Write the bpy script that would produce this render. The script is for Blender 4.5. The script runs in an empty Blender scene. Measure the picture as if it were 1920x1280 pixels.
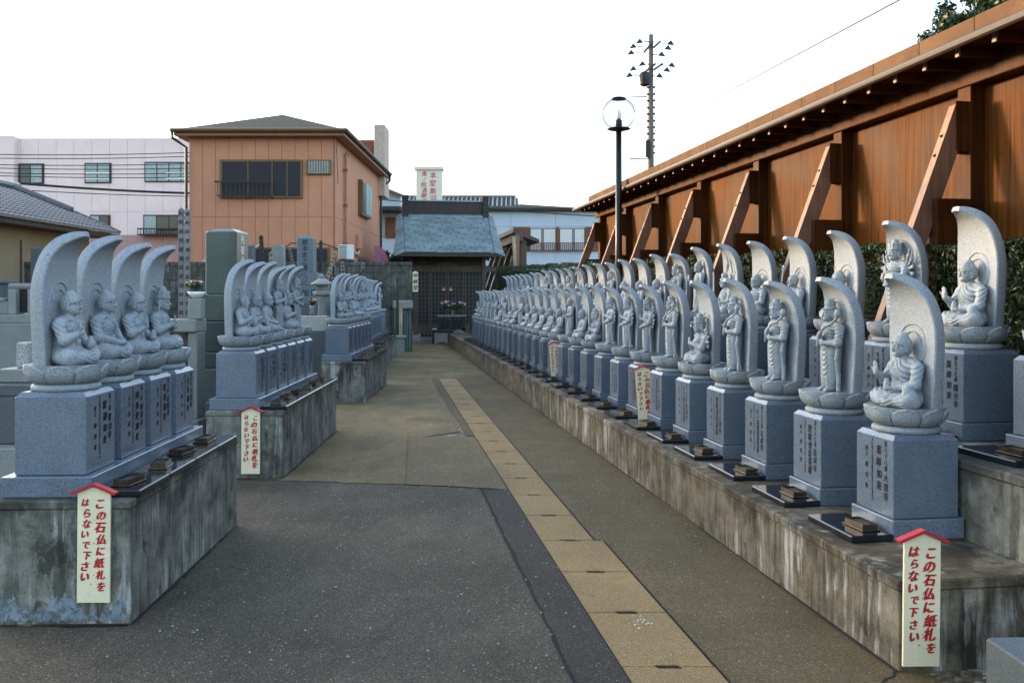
import bpy, math, random
import numpy as np
from mathutils import Vector, Matrix

# ------------------------------------------------------------------ camera, light, exposure
SC = bpy.context.scene
COL = SC.collection
R = math.radians

SUN_AZ = -55.0      # degrees from the view axis (+Y), negative = left
SUN_EL = 7.6
cam_d = bpy.data.cameras.new('camera')
cam_d.lens = 31.9
cam_d.sensor_width = 36.0
cam_d.shift_y = -87.0 / 1920.0
cam_d.clip_start = 0.05
cam_d.clip_end = 2000.0
cam = bpy.data.objects.new('camera', cam_d)
COL.objects.link(cam)
cam.location = (0, 0, 1.6)
cam.rotation_euler = (R(90), 0, 0)
SC.camera = cam

world = bpy.data.worlds.new('World')
SC.world = world
world.use_nodes = True
wn = world.node_tree
for n in list(wn.nodes):
    wn.nodes.remove(n)
w_out = wn.nodes.new('ShaderNodeOutputWorld')
w_bg = wn.nodes.new('ShaderNodeBackground')
w_sky = wn.nodes.new('ShaderNodeTexSky')
w_sky.sky_type = 'NISHITA'
w_sky.sun_disc = False
w_sky.sun_elevation = R(SUN_EL)
w_sky.sun_rotation = R(SUN_AZ)
w_sky.altitude = 0
w_sky.air_density = 1.0
w_sky.dust_density = 3.0
w_sky.ozone_density = 2.0
w_bg.inputs['Strength'].default_value = 0.15
w_hs = wn.nodes.new('ShaderNodeHueSaturation')      # thin even veil of high cloud: paler sky all round
w_hs.inputs['Saturation'].default_value = 0.80
wn.links.new(w_sky.outputs[0], w_hs.inputs['Color'])
wn.links.new(w_hs.outputs[0], w_bg.inputs[0])
wn.links.new(w_bg.outputs[0], w_out.inputs[0])

sun_d = bpy.data.lights.new('sun', 'SUN')
sun_d.energy = 1.15
sun_d.angle = R(6)
sun_d.color = (1.0, 0.66, 0.36)
sun = bpy.data.objects.new('sun', sun_d)
COL.objects.link(sun)
_d = Vector((math.sin(R(SUN_AZ)) * math.cos(R(SUN_EL)), math.cos(R(SUN_AZ)) * math.cos(R(SUN_EL)), math.sin(R(SUN_EL))))
sun.rotation_euler = (-_d).to_track_quat('-Z', 'Y').to_euler()
sun.location = (-20, 20, 12)

vs = SC.view_settings
vs.view_transform = 'Standard'
vs.look = 'None'
vs.gamma = 1.0
vs.use_curve_mapping = False
vs.exposure = 2.95
SC.render.engine = 'CYCLES'
SC.cycles.use_denoising = True
SC.cycles.max_bounces = 6
SC.cycles.diffuse_bounces = 1
SC.cycles.caustics_reflective = False
SC.cycles.caustics_refractive = False

random.seed(7)
RNG = np.random.default_rng(11)

# ------------------------------------------------------------------ materials
MATS = {}


class NT:
    def __init__(self, name):
        self.m = bpy.data.materials.new(name)
        self.m.use_nodes = True
        self.t = self.m.node_tree
        for n in list(self.t.nodes):
            self.t.nodes.remove(n)
        self.out = self.t.nodes.new('ShaderNodeOutputMaterial')
        self.b = self.t.nodes.new('ShaderNodeBsdfPrincipled')
        self.t.links.new(self.b.outputs[0], self.out.inputs[0])
        MATS[name] = self.m

    def n(self, ty, **kw):
        nd = self.t.nodes.new(ty)
        for k, v in kw.items():
            if k in nd.inputs:
                self.set(nd.inputs[k], v)
            else:
                setattr(nd, k, v)
        return nd

    def set(self, sock, v):
        if hasattr(v, 'is_output') or isinstance(v, bpy.types.NodeSocket):
            self.t.links.new(v, sock)
        else:
            if isinstance(v, (tuple, list)) and len(v) == 3 and sock.type == 'RGBA':
                v = (*v, 1)
            sock.default_value = v

    def pos(self):
        return self.n('ShaderNodeNewGeometry').outputs['Position']

    def objc(self, rnd=True):
        c = self.n('ShaderNodeTexCoord').outputs['Object']
        if not rnd:
            return c
        r = self.n('ShaderNodeObjectInfo').outputs['Random']
        s = self.math('MULTIPLY', r, 37.0)
        cb = self.n('ShaderNodeCombineXYZ', X=s, Y=s, Z=s).outputs[0]
        return self.vmath('ADD', c, cb)

    def vmath(self, op, a, b):
        nd = self.n('ShaderNodeVectorMath', operation=op)
        self.set(nd.inputs[0], a)
        self.set(nd.inputs[1], b)
        return nd.outputs[0]

    def math(self, op, a, b=0.0, clamp=False):
        nd = self.n('ShaderNodeMath', operation=op, use_clamp=clamp)
        self.set(nd.inputs[0], a)
        self.set(nd.inputs[1], b)
        return nd.outputs[0]

    def noise(self, vec, scale, detail=3.0, rough=0.55, dist=0.0):
        return self.n('ShaderNodeTexNoise', Vector=vec, Scale=scale, Detail=detail, Roughness=rough, Distortion=dist).outputs[0]

    def vor(self, vec, scale, feature='F1', out='Distance'):
        return self.n('ShaderNodeTexVoronoi', feature=feature, Vector=vec, Scale=scale).outputs[out]

    def scale(self, vec, s):
        return self.vmath('MULTIPLY', vec, s)

    def ramp(self, fac, stops, interp='LINEAR'):
        nd = self.n('ShaderNodeValToRGB')
        cr = nd.color_ramp
        cr.interpolation = interp
        while len(cr.elements) < len(stops):
            cr.elements.new(0.5)
        for e, (p, c) in zip(cr.elements, stops):
            e.position = p
            e.color = (*c, 1) if isinstance(c, (tuple, list)) else (c, c, c, 1)
        self.set(nd.inputs[0], fac)
        return nd.outputs[0]

    def mix(self, fac, a, b, blend='MIX'):
        nd = self.n('ShaderNodeMix', data_type='RGBA', blend_type=blend)
        self.set(nd.inputs[0], fac)
        self.set(nd.inputs[6], a)
        self.set(nd.inputs[7], b)
        return nd.outputs[2]

    def sep(self, v):
        return self.n('ShaderNodeSeparateXYZ', Vector=v).outputs

    def bump(self, h, strength=0.3, dist=0.01):
        nd = self.n('ShaderNodeBump', Strength=strength, Distance=dist, Height=h)
        self.set(self.b.inputs['Normal'], nd.outputs[0])

    def fin(self, col, rough=0.7, metal=0.0, spec=0.4):
        self.set(self.b.inputs['Base Color'], col)
        self.set(self.b.inputs['Roughness'], rough)
        self.set(self.b.inputs['Metallic'], metal)
        self.set(self.b.inputs['Specular IOR Level'], spec)
        return self.m


def simple(name, col, rough=0.6, metal=0.0, var=0.15, sc=9.0, grain=0.0, gsc=120.0, spec=0.4, bump=0.0):
    """flat coloured material with patchy variation and fine grain"""
    t = NT(name)
    p = t.objc()
    lo = tuple(c * (1 - var) for c in col)
    hi = tuple(min(1, c * (1 + var)) for c in col)
    c = t.ramp(t.noise(p, sc, 4, 0.6), [(0.3, lo), (0.7, hi)])
    g = None
    if grain:
        g = t.noise(p, gsc, 2, 0.6)
        c = t.mix(1.0, c, t.ramp(g, [(0.25, 1 - grain), (0.75, 1 + grain)]), 'MULTIPLY')
    if bump:
        t.bump(g if g is not None else t.noise(p, gsc, 3), bump, 0.004)
    return t.fin(c, rough, metal, spec)


def m_granite(name, base, dark=0.42, dirt=0.5, sc=1.0, rough=0.62, spec=0.35):
    t = NT(name)
    p = t.objc()
    n1 = t.noise(p, 260 * sc, 2.0, 0.7)
    n2 = t.noise(p, 95 * sc, 2.0, 0.6)
    big = t.noise(p, 4.5, 4, 0.6)
    c = t.ramp(n1, [(0.34, tuple(b * dark for b in base)), (0.50, base), (0.68, tuple(min(1, b * 1.35) for b in base))])
    c = t.mix(1.0, c, t.ramp(n2, [(0.30, 0.78), (0.60, 1.06)]), 'MULTIPLY')
    c = t.mix(1.0, c, t.ramp(big, [(0.3, (0.86, 0.88, 0.88)), (0.7, (1.06, 1.05, 1.03))]), 'MULTIPLY')
    # runoff stains, dull green grey, in vertical streaks
    pw = t.pos()
    st = t.noise(t.scale(pw, (26, 26, 2.6)), 1.0, 4, 0.65)
    st2 = t.noise(t.scale(pw, (3.1, 3.1, 2.0)), 1.0, 3, 0.6)
    f = t.math('MULTIPLY', t.ramp(st, [(0.50, 0.0), (0.72, 1.0)]), t.ramp(st2, [(0.45, 0.0), (0.65, 1.0)]))
    f = t.math('MULTIPLY', f, dirt)
    c = t.mix(f, c, (0.15, 0.155, 0.13))
    rnd = t.n('ShaderNodeObjectInfo').outputs['Random']
    c = t.mix(1.0, c, t.ramp(rnd, [(0.0, (0.84, 0.85, 0.84)), (0.5, (1.0, 1.0, 1.0)), (1.0, (1.10, 1.08, 1.04))]), 'MULTIPLY')
    t.bump(n1, 0.12 if rough > 0.5 else 0.03, 0.002)
    return t.fin(c, rough, 0, spec)


m_granite('granite', (0.305, 0.34, 0.368), 0.55)
m_granite('granite_plinth', (0.145, 0.185, 0.240), 0.40, 0.60, 1.0, 0.24, 0.75)
m_granite('granite_carved', (0.325, 0.362, 0.392), 0.70, 0.7)
m_granite('granite_dark', (0.10, 0.115, 0.12), 0.4, 0.5)
m_granite('granite_green', (0.060, 0.092, 0.085), 0.5, 0.15, 1.0, 0.2, 0.5)
m_granite('granite_blue', (0.14, 0.17, 0.19), 0.5, 0.35)
m_granite('stone_old', (0.27, 0.28, 0.26), 0.45, 0.9)
m_granite('granite_speckled', (0.46, 0.47, 0.45), 0.12, 0.3, 0.45)


def m_lichen_slab():
    """slab stone: granite with dark lichen flecks along the upper rims"""
    t = NT('granite_slab')
    p = t.objc()
    n1 = t.noise(p, 260, 2.0, 0.7)
    n2 = t.noise(p, 95, 2.0, 0.6)
    base = (0.305, 0.34, 0.368)
    c = t.ramp(n1, [(0.34, tuple(b * .60 for b in base)), (0.50, base), (0.68, tuple(min(1, b * 1.35) for b in base))])
    c = t.mix(1.0, c, t.ramp(n2, [(0.30, 0.78), (0.60, 1.06)]), 'MULTIPLY')
    big = t.noise(p, 5, 4, 0.6)
    c = t.mix(t.ramp(big, [(0.50, 0.0), (0.75, 0.35)]), c, (0.46, 0.42, 0.30))
    fl = t.noise(p, 55, 3, 0.7)
    z = t.sep(t.n('ShaderNodeTexCoord').outputs['Object'])[2]
    up = t.ramp(z, [(0.30, 0.0), (0.62, 1.0)])
    f = t.math('MULTIPLY', t.ramp(fl, [(0.66, 0.0), (0.70, 0.85)]), up)
    c = t.mix(f, c, (0.045, 0.055, 0.03))
    t.bump(n1, 0.12, 0.002)
    t.fin(c, 0.62, 0, 0.35)


m_lichen_slab()


def m_concrete(name, dark, mid, light, white, brown=0.0, drip=None):
    """cast concrete with vertical runoff: dark algae, pale lime streaks"""
    t = NT(name)
    p = t.pos()
    base = t.ramp(t.noise(p, 6.0, 6, 0.65), [(0.28, dark), (0.52, mid), (0.75, light)])
    st = t.noise(t.scale(p, (16, 16, 1.4)), 1.0, 5, 0.65, 0.4)
    big = t.noise(t.scale(p, (3.2, 3.2, 1.6)), 1.0, 3, 0.6)
    c = t.mix(t.math('MULTIPLY', t.ramp(st, [(0.47, 0.0), (0.62, 0.9)]), t.ramp(big, [(0.36, 0.0), (0.56, 1.0)])), base, dark)
    s2 = t.noise(t.vmath('ADD', t.scale(p, (11, 11, 1.1)), (7.3, 2.1, 0)), 1.0, 5, 0.7, 0.6)
    b2 = t.noise(t.vmath('ADD', t.scale(p, (2.3, 2.3, 2.8)), (1.3, 9.1, 4)), 1.0, 3, 0.6)
    c = t.mix(t.math('MULTIPLY', t.ramp(s2, [(0.51, 0.0), (0.62, 0.9)]), t.ramp(b2, [(0.45, 0.0), (0.57, 1.0)])), c, white)
    blot = t.noise(t.vmath('ADD', p, (3, 8, 1)), 3.4, 6, 0.7)
    c = t.mix(t.ramp(blot, [(0.60, 0.0), (0.66, 0.75)]), c, tuple(d * 0.45 for d in dark))
    if drip:
        # black algae tongues running down from the coping
        zz = t.sep(p)[2]
        tong = t.noise(t.scale(p, (9, 9, .8)), 1.0, 4, 0.6, 0.5)
        lim = t.math('ADD', t.math('MULTIPLY', t.math('SUBTRACT', tong, 0.5), 1.6 * drip), drip * 0.62)
        f = t.ramp(t.math('SUBTRACT', zz, lim), [(0.0, 0.0), (0.10, 0.85)])
        gap = t.ramp(t.noise(t.vmath('ADD', p, (5, 1, 2)), 2.6, 4, 0.6), [(0.40, 0.0), (0.55, 1.0)])
        c = t.mix(t.math('MULTIPLY', f, gap), c, tuple(d * 0.7 for d in dark))
    if brown:
        c = t.mix(t.ramp(t.noise(p, 2.2, 5, 0.7), [(0.42, 0.0), (0.62, brown)]), c, (0.20, 0.13, 0.055))
    fine = t.noise(p, 70, 4, 0.7)
    c = t.mix(1.0, c, t.ramp(fine, [(0.2, 0.72), (0.8, 1.25)]), 'MULTIPLY')
    pits = t.vor(p, 34)
    c = t.mix(t.ramp(pits, [(0.10, 0.6), (0.16, 0.0)]), c, tuple(d * 0.4 for d in dark))
    h = t.math('ADD', t.math('MULTIPLY', fine, 0.5), t.noise(p, 18, 5, 0.6))
    t.bump(h, 0.45, 0.012)
    return t.fin(c, 0.85, 0, 0.25)


m_concrete('concrete_grey', (0.056, 0.054, 0.045), (0.20, 0.192, 0.160), (0.32, 0.31, 0.265), (0.42, 0.42, 0.39), 0.0, .60)
m_concrete('concrete_tan', (0.036, 0.030, 0.021), (0.175, 0.148, 0.105), (0.28, 0.245, 0.18), (0.52, 0.49, 0.42), 0.30, .40)
m_concrete('concrete_wall', (0.040, 0.038, 0.032), (0.085, 0.083, 0.070), (0.15, 0.145, 0.12), (0.19, 0.185, 0.16))


def m_splash():
    t = NT('lime_splash')
    p = t.pos()
    c = t.ramp(t.noise(p, 12, 5, 0.7), [(0.3, (0.13, 0.17, 0.20)), (0.7, (0.26, 0.31, 0.35))])
    c = t.mix(t.ramp(t.noise(p, 26, 5, 0.75), [(0.46, 0.0), (0.58, 0.9)]), c, (0.10, 0.10, 0.085))
    t.bump(t.noise(p, 60, 4), 0.4, 0.006)
    t.fin(c, 0.9, 0, 0.2)


m_splash()


def m_ground(name, stops, fscale, spark, patch, sparkcol=(0.45, 0.45, 0.43), rough=0.85, hole=0.5):
    t = NT(name)
    p = t.pos()
    a = t.n('ShaderNodeTexVoronoi', Vector=p, Scale=fscale)
    g = t.sep(a.outputs['Color'])[0]
    c = t.ramp(g, stops)
    c2 = t.noise(p, fscale * 0.45, 4, 0.75)
    c = t.mix(1.0, c, t.ramp(c2, [(0.25, 0.45), (0.75, 1.5)]), 'MULTIPLY')
    big = t.noise(p, 1.1, 6, 0.62)
    c = t.mix(1.0, c, t.ramp(big, [(0.25, 1 - patch), (0.75, 1 + patch)]), 'MULTIPLY')
    b2 = t.noise(t.scale(p, (1.0, 0.35, 1)), 3.0, 6, 0.7)
    c = t.mix(1.0, c, t.ramp(b2, [(0.3, 1 - patch * 0.7), (0.7, 1 + patch * 0.5)]), 'MULTIPLY')
    sp = t.sep(t.n('ShaderNodeTexVoronoi', Vector=p, Scale=fscale * 0.8).outputs['Color'])[1]
    c = t.mix(t.math('MULTIPLY', t.math('GREATER_THAN', sp, 1 - spark), 0.85), c, sparkcol)
    h = t.math('ADD', t.math('MULTIPLY', a.outputs['Distance'], -0.6), c2)
    t.bump(h, hole, 0.006)
    return t.fin(c, rough, 0, 0.3)


m_ground('asphalt', [(0.0, (0.0378, 0.0312, 0.0221)), (0.6, (0.0862, 0.0691, 0.0460)), (1.0, (0.1638, 0.1276, 0.0828))], 190, 0.014, 0.40, (0.26, 0.26, 0.25))
m_ground('asphalt_strip', [(0.0, (0.0276, 0.0222, 0.0176)), (0.7, (0.0524, 0.0423, 0.0318)), (1.0, (0.0966, 0.0777, 0.0560))], 190, 0.006, 0.30, (0.2,0.2,0.2))
m_ground('path_concrete', [(0.0, (0.0777, 0.0539, 0.0237)), (0.6, (0.1221, 0.0858, 0.0386)), (1.0, (0.1850, 0.1349, 0.0650))], 230, 0.012, 0.28, (0.28, 0.26, 0.21))
m_ground('path_old', [(0.0, (0.1118, 0.0782, 0.0343)), (0.6, (0.1892, 0.1339, 0.0607)), (1.0, (0.2924, 0.2158, 0.1056))], 200, 0.02, 0.42, (0.36, 0.32, 0.24))
m_ground('path_patch', [(0.0, (0.1032, 0.0744, 0.0348)), (0.6, (0.1591, 0.1154, 0.0549)), (1.0, (0.2236, 0.1674, 0.0845))], 170, 0.02, 0.18, (0.40, 0.37, 0.30))
m_ground('drain_cover', [(0.0, (0.2100, 0.1354, 0.0544)), (0.6, (0.2835, 0.1850, 0.0782)), (1.0, (0.3570, 0.2437, 0.1122))], 260, 0.01, 0.20, (0.45, 0.40, 0.30), 0.85, 0.2)
m_ground('dirt', [(0.0, (0.09, 0.070, 0.043)), (0.6, (0.17, 0.130, 0.080)), (1.0, (0.32, 0.26, 0.18))], 40, 0.05, 0.35, (0.45, 0.42, 0.36))


def m_wood(name, lo, hi, rough=0.45, sc=1.0, axis='Z', world_pos=True, spec=0.5, joints=False):
    t = NT(name)
    p = t.pos() if world_pos else t.objc()
    s = {'Z': (34, 34, 1.3), 'X': (1.3, 34, 34), 'Y': (34, 1.3, 34)}[axis]
    g = t.noise(t.scale(p, tuple(k * sc for k in s)), 1.0, 5, 0.65, 0.5)
    big = t.noise(p, 1.4 * sc, 4, 0.6)
    c = t.ramp(g, [(0.28, lo), (0.70, hi)])
    c = t.mix(1.0, c, t.ramp(big, [(0.28, 0.45), (0.72, 1.40)]), 'MULTIPLY')
    kn = t.vor(t.scale(p, (3.5, 3.5, 2.0)), 1.3)
    c = t.mix(t.ramp(kn, [(0.02, 0.8), (0.05, 0.0)]), c, tuple(k * 0.35 for k in lo))
    t.bump(g, 0.15, 0.004)
    return t.fin(c, t.ramp(big, [(0.3, rough - 0.08), (0.7, rough + 0.15)]), 0, spec)


m_wood('fence_panel', (0.030, 0.0085, 0.0013), (0.128, 0.045, 0.0065), 0.58, spec=0.07)
m_wood('fence_timber', (0.032, 0.009, 0.002), (0.092, 0.030, 0.006), 0.6, spec=0.10)
m_wood('fence_strut', (0.13, 0.058, 0.032), (0.27, 0.140, 0.085), 0.55)
m_wood('timber_grey', (0.055, 0.036, 0.026), (0.12, 0.085, 0.062), 0.7)
m_wood('timber_dark', (0.022, 0.017, 0.014), (0.052, 0.041, 0.034), 0.7)
m_wood('stupa_wood', (0.13, 0.12, 0.115), (0.27, 0.255, 0.245), 0.8)
m_wood('stupa_new', (0.30, 0.22, 0.12), (0.50, 0.39, 0.24), 0.7)
m_wood('shutter_brown', (0.12, 0.040, 0.018), (0.20, 0.075, 0.035), 0.6, 1.0, 'X')

simple('copper_fascia', (0.105, 0.062, 0.036), 0.85, 0.0, 0.2, 3.0, 0.1, 30, 0.05)
simple('gutter_dark', (0.035, 0.025, 0.02), 0.5)
simple('rafter_end', (0.20, 0.15, 0.11), 0.6)
simple('black_slab', (0.012, 0.014, 0.018), 0.12, 0, 0.3, 8, 0.2, 180, 0.5)
simple('bronze_tray', (0.10, 0.08, 0.052), 0.38, 0.8, 0.35, 30, 0.3, 90)
simple('ash', (0.05, 0.045, 0.04), 0.95, 0, 0.4, 40)
simple('sign_cream', (0.80, 0.70, 0.47), 0.55, 0, 0.08, 7, 0.05, 60)
simple('sign_red', (0.48, 0.015, 0.022), 0.45, 0, 0.15, 14)
simple('paint_red', (0.46, 0.016, 0.016), 0.6, 0, 0.35, 45)
simple('paint_pink', (0.52, 0.10, 0.16), 0.7, 0, 0.2, 8)
simple('paint_and_shade_black', (0.012, 0.012, 0.012), 0.6, 0, 0.3, 60)  # lettering paint; also stands for shade in door lattice, niches and lantern holes
simple('paint_ink', (0.012, 0.012, 0.013), 0.9, 0, 0.4, 60)
simple('paint_white', (0.75, 0.75, 0.74), 0.6, 0, 0.08, 20)
simple('crack_dark', (0.012, 0.011, 0.010), 0.95, 0, 0.3, 30)
simple('earth_dark', (0.020, 0.019, 0.017), 0.95, 0, 0.5, 60)
simple('house_orange', (0.53, 0.235, 0.132), 0.75, 0, 0.07, 2.0, 0.12, 70, 0.3, 0.25)
simple('house_orange_trim', (0.30, 0.13, 0.07), 0.6, 0, 0.1, 3)
simple('house_roof', (0.060, 0.046, 0.018), 0.8, 0, 0.2, 4, 0.25, 25)
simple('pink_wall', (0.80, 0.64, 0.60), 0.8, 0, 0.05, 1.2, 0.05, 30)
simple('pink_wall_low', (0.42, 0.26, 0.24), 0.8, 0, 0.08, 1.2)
simple('beige_wall', (0.27, 0.205, 0.125), 0.85, 0, 0.10, 2.0, 0.08, 50)
simple('white_wall', (0.50, 0.57, 0.63), 0.75, 0, 0.05, 1.0, 0.05, 40)
simple('window_frame', (0.14, 0.085, 0.038), 0.4, 0.3, 0.1, 5)
simple('window_frame_dark', (0.04, 0.03, 0.026), 0.5, 0.2, 0.1, 5)
simple('screen_dark', (0.014, 0.012, 0.016), 0.55, 0, 0.2, 4)
simple('curtain', (0.34, 0.40, 0.38), 0.8, 0, 0.25, 14)
simple('blind_white', (0.68, 0.66, 0.62), 0.8, 0, 0.05, 5)
simple('roof_tile', (0.085, 0.080, 0.080), 0.32, 0, 0.25, 12, 0.2, 60, 0.6)
simple('metal_dark', (0.03, 0.026, 0.024), 0.5, 0.4, 0.2, 8)
simple('penthouse_beige', (0.50, 0.37, 0.30), 0.8)
simple('lattice_wood', (0.085, 0.072, 0.062), 0.75, 0, 0.25, 9)
simple('pipe_pink', (0.40, 0.17, 0.10), 0.5)
simple('ac_white', (0.62, 0.62, 0.58), 0.5, 0, 0.05)
simple('pipe_cream', (0.62, 0.55, 0.42), 0.5)
simple('pole_concrete', (0.13, 0.11, 0.09), 0.8, 0, 0.25, 8)
simple('insulator', (0.05, 0.05, 0.055), 0.35)
simple('cable', (0.02, 0.018, 0.018), 0.6)
simple('lamp_post', (0.022, 0.022, 0.022), 0.35, 0.5, 0.2, 6)
simple('lamp_bulb', (0.75, 0.75, 0.72), 0.3)
simple('tarp_green', (0.075, 0.125, 0.115), 0.8, 0, 0.25, 3)
simple('flower_yellow', (0.80, 0.50, 0.02), 0.6)
simple('flower_white', (0.80, 0.80, 0.76), 0.6)
simple('flower_purple', (0.30, 0.05, 0.28), 0.6)
simple('flower_pink', (0.75, 0.28, 0.45), 0.6)
simple('flower_red', (0.60, 0.02, 0.04), 0.6)
simple('flower_orange', (0.80, 0.25, 0.02), 0.6)
simple('ceramic_white', (0.80, 0.80, 0.78), 0.25)
simple('sign_tower', (0.72, 0.66, 0.50), 0.7, 0, 0.06, 2)
simple('shoe', (0.02, 0.02, 0.022), 0.5)
simple('notice_red', (0.62, 0.03, 0.02), 0.5)


def m_copper():
    t = NT('copper_shingle')
    p = t.pos()
    r = t.n('ShaderNodeObjectInfo').outputs['Random']
    n = t.noise(p, 1.6, 5, 0.6)
    c = t.ramp(n, [(0.30, (0.165, 0.190, 0.225)), (0.52, (0.180, 0.235, 0.255)), (0.74, (0.205, 0.285, 0.285))])
    c = t.mix(1.0, c, t.ramp(r, [(0.0, 0.78), (1.0, 1.22)]), 'MULTIPLY')
    c = t.mix(1.0, c, t.ramp(t.noise(p, 22, 4, 0.7), [(0.25, 0.8), (0.75, 1.2)]), 'MULTIPLY')
    t.fin(c, 0.45, 0.15, 0.5)


m_copper()


def m_glass(name, col=(0.02, 0.025, 0.03), rough=0.06):
    t = NT(name)
    t.fin(col, rough, 0.0, 0.8)


m_glass('window_glass')


def m_globe():
    """thin clear shell: mostly see-through, reflecting at grazing angles"""
    t = NT('lamp_globe')
    fc = t.n('ShaderNodeLayerWeight', Blend=0.5).outputs['Facing']
    # the glass is seen through a longer path towards its rim
    tr = t.n('ShaderNodeBsdfTransparent', Color=t.ramp(t.math('POWER', fc, 1.8), [(0.0, (0.97, 0.97, 0.96)), (1.0, (0.10, 0.09, 0.08))]))
    gl = t.n('ShaderNodeBsdfGlossy', Roughness=0.02)
    lw = t.n('ShaderNodeLayerWeight', Blend=0.25)
    mx = t.n('ShaderNodeMixShader')
    t.set(mx.inputs[0], t.math('MULTIPLY', lw.outputs['Fresnel'], 0.25))
    t.set(mx.inputs[1], tr.outputs[0])
    t.set(mx.inputs[2], gl.outputs[0])
    t.t.links.new(mx.outputs[0], t.out.inputs[0])


m_globe()


def m_leaf(name, lo, hi):
    t = NT(name)
    p = t.pos()
    c = t.ramp(t.noise(p, 9, 4, 0.7), [(0.3, lo), (0.7, hi)])
    t.fin(c, 0.55, 0, 0.35)
    t.b.inputs['Subsurface Weight'].default_value = 0.0


m_leaf('hedge_leaf', (0.016, 0.028, 0.009), (0.046, 0.072, 0.020))
m_leaf('hedge_core_shade', (0.006, 0.009, 0.004), (0.014, 0.020, 0.007))  # near-black: twigs, with the shade inside the hedge put into the colour
m_leaf('pine_leaf', (0.022, 0.042, 0.016), (0.055, 0.085, 0.03))
m_leaf('bush_leaf', (0.03, 0.07, 0.02), (0.08, 0.14, 0.04))
m_leaf('stem_leaf', (0.02, 0.05, 0.015), (0.05, 0.09, 0.03))


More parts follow.
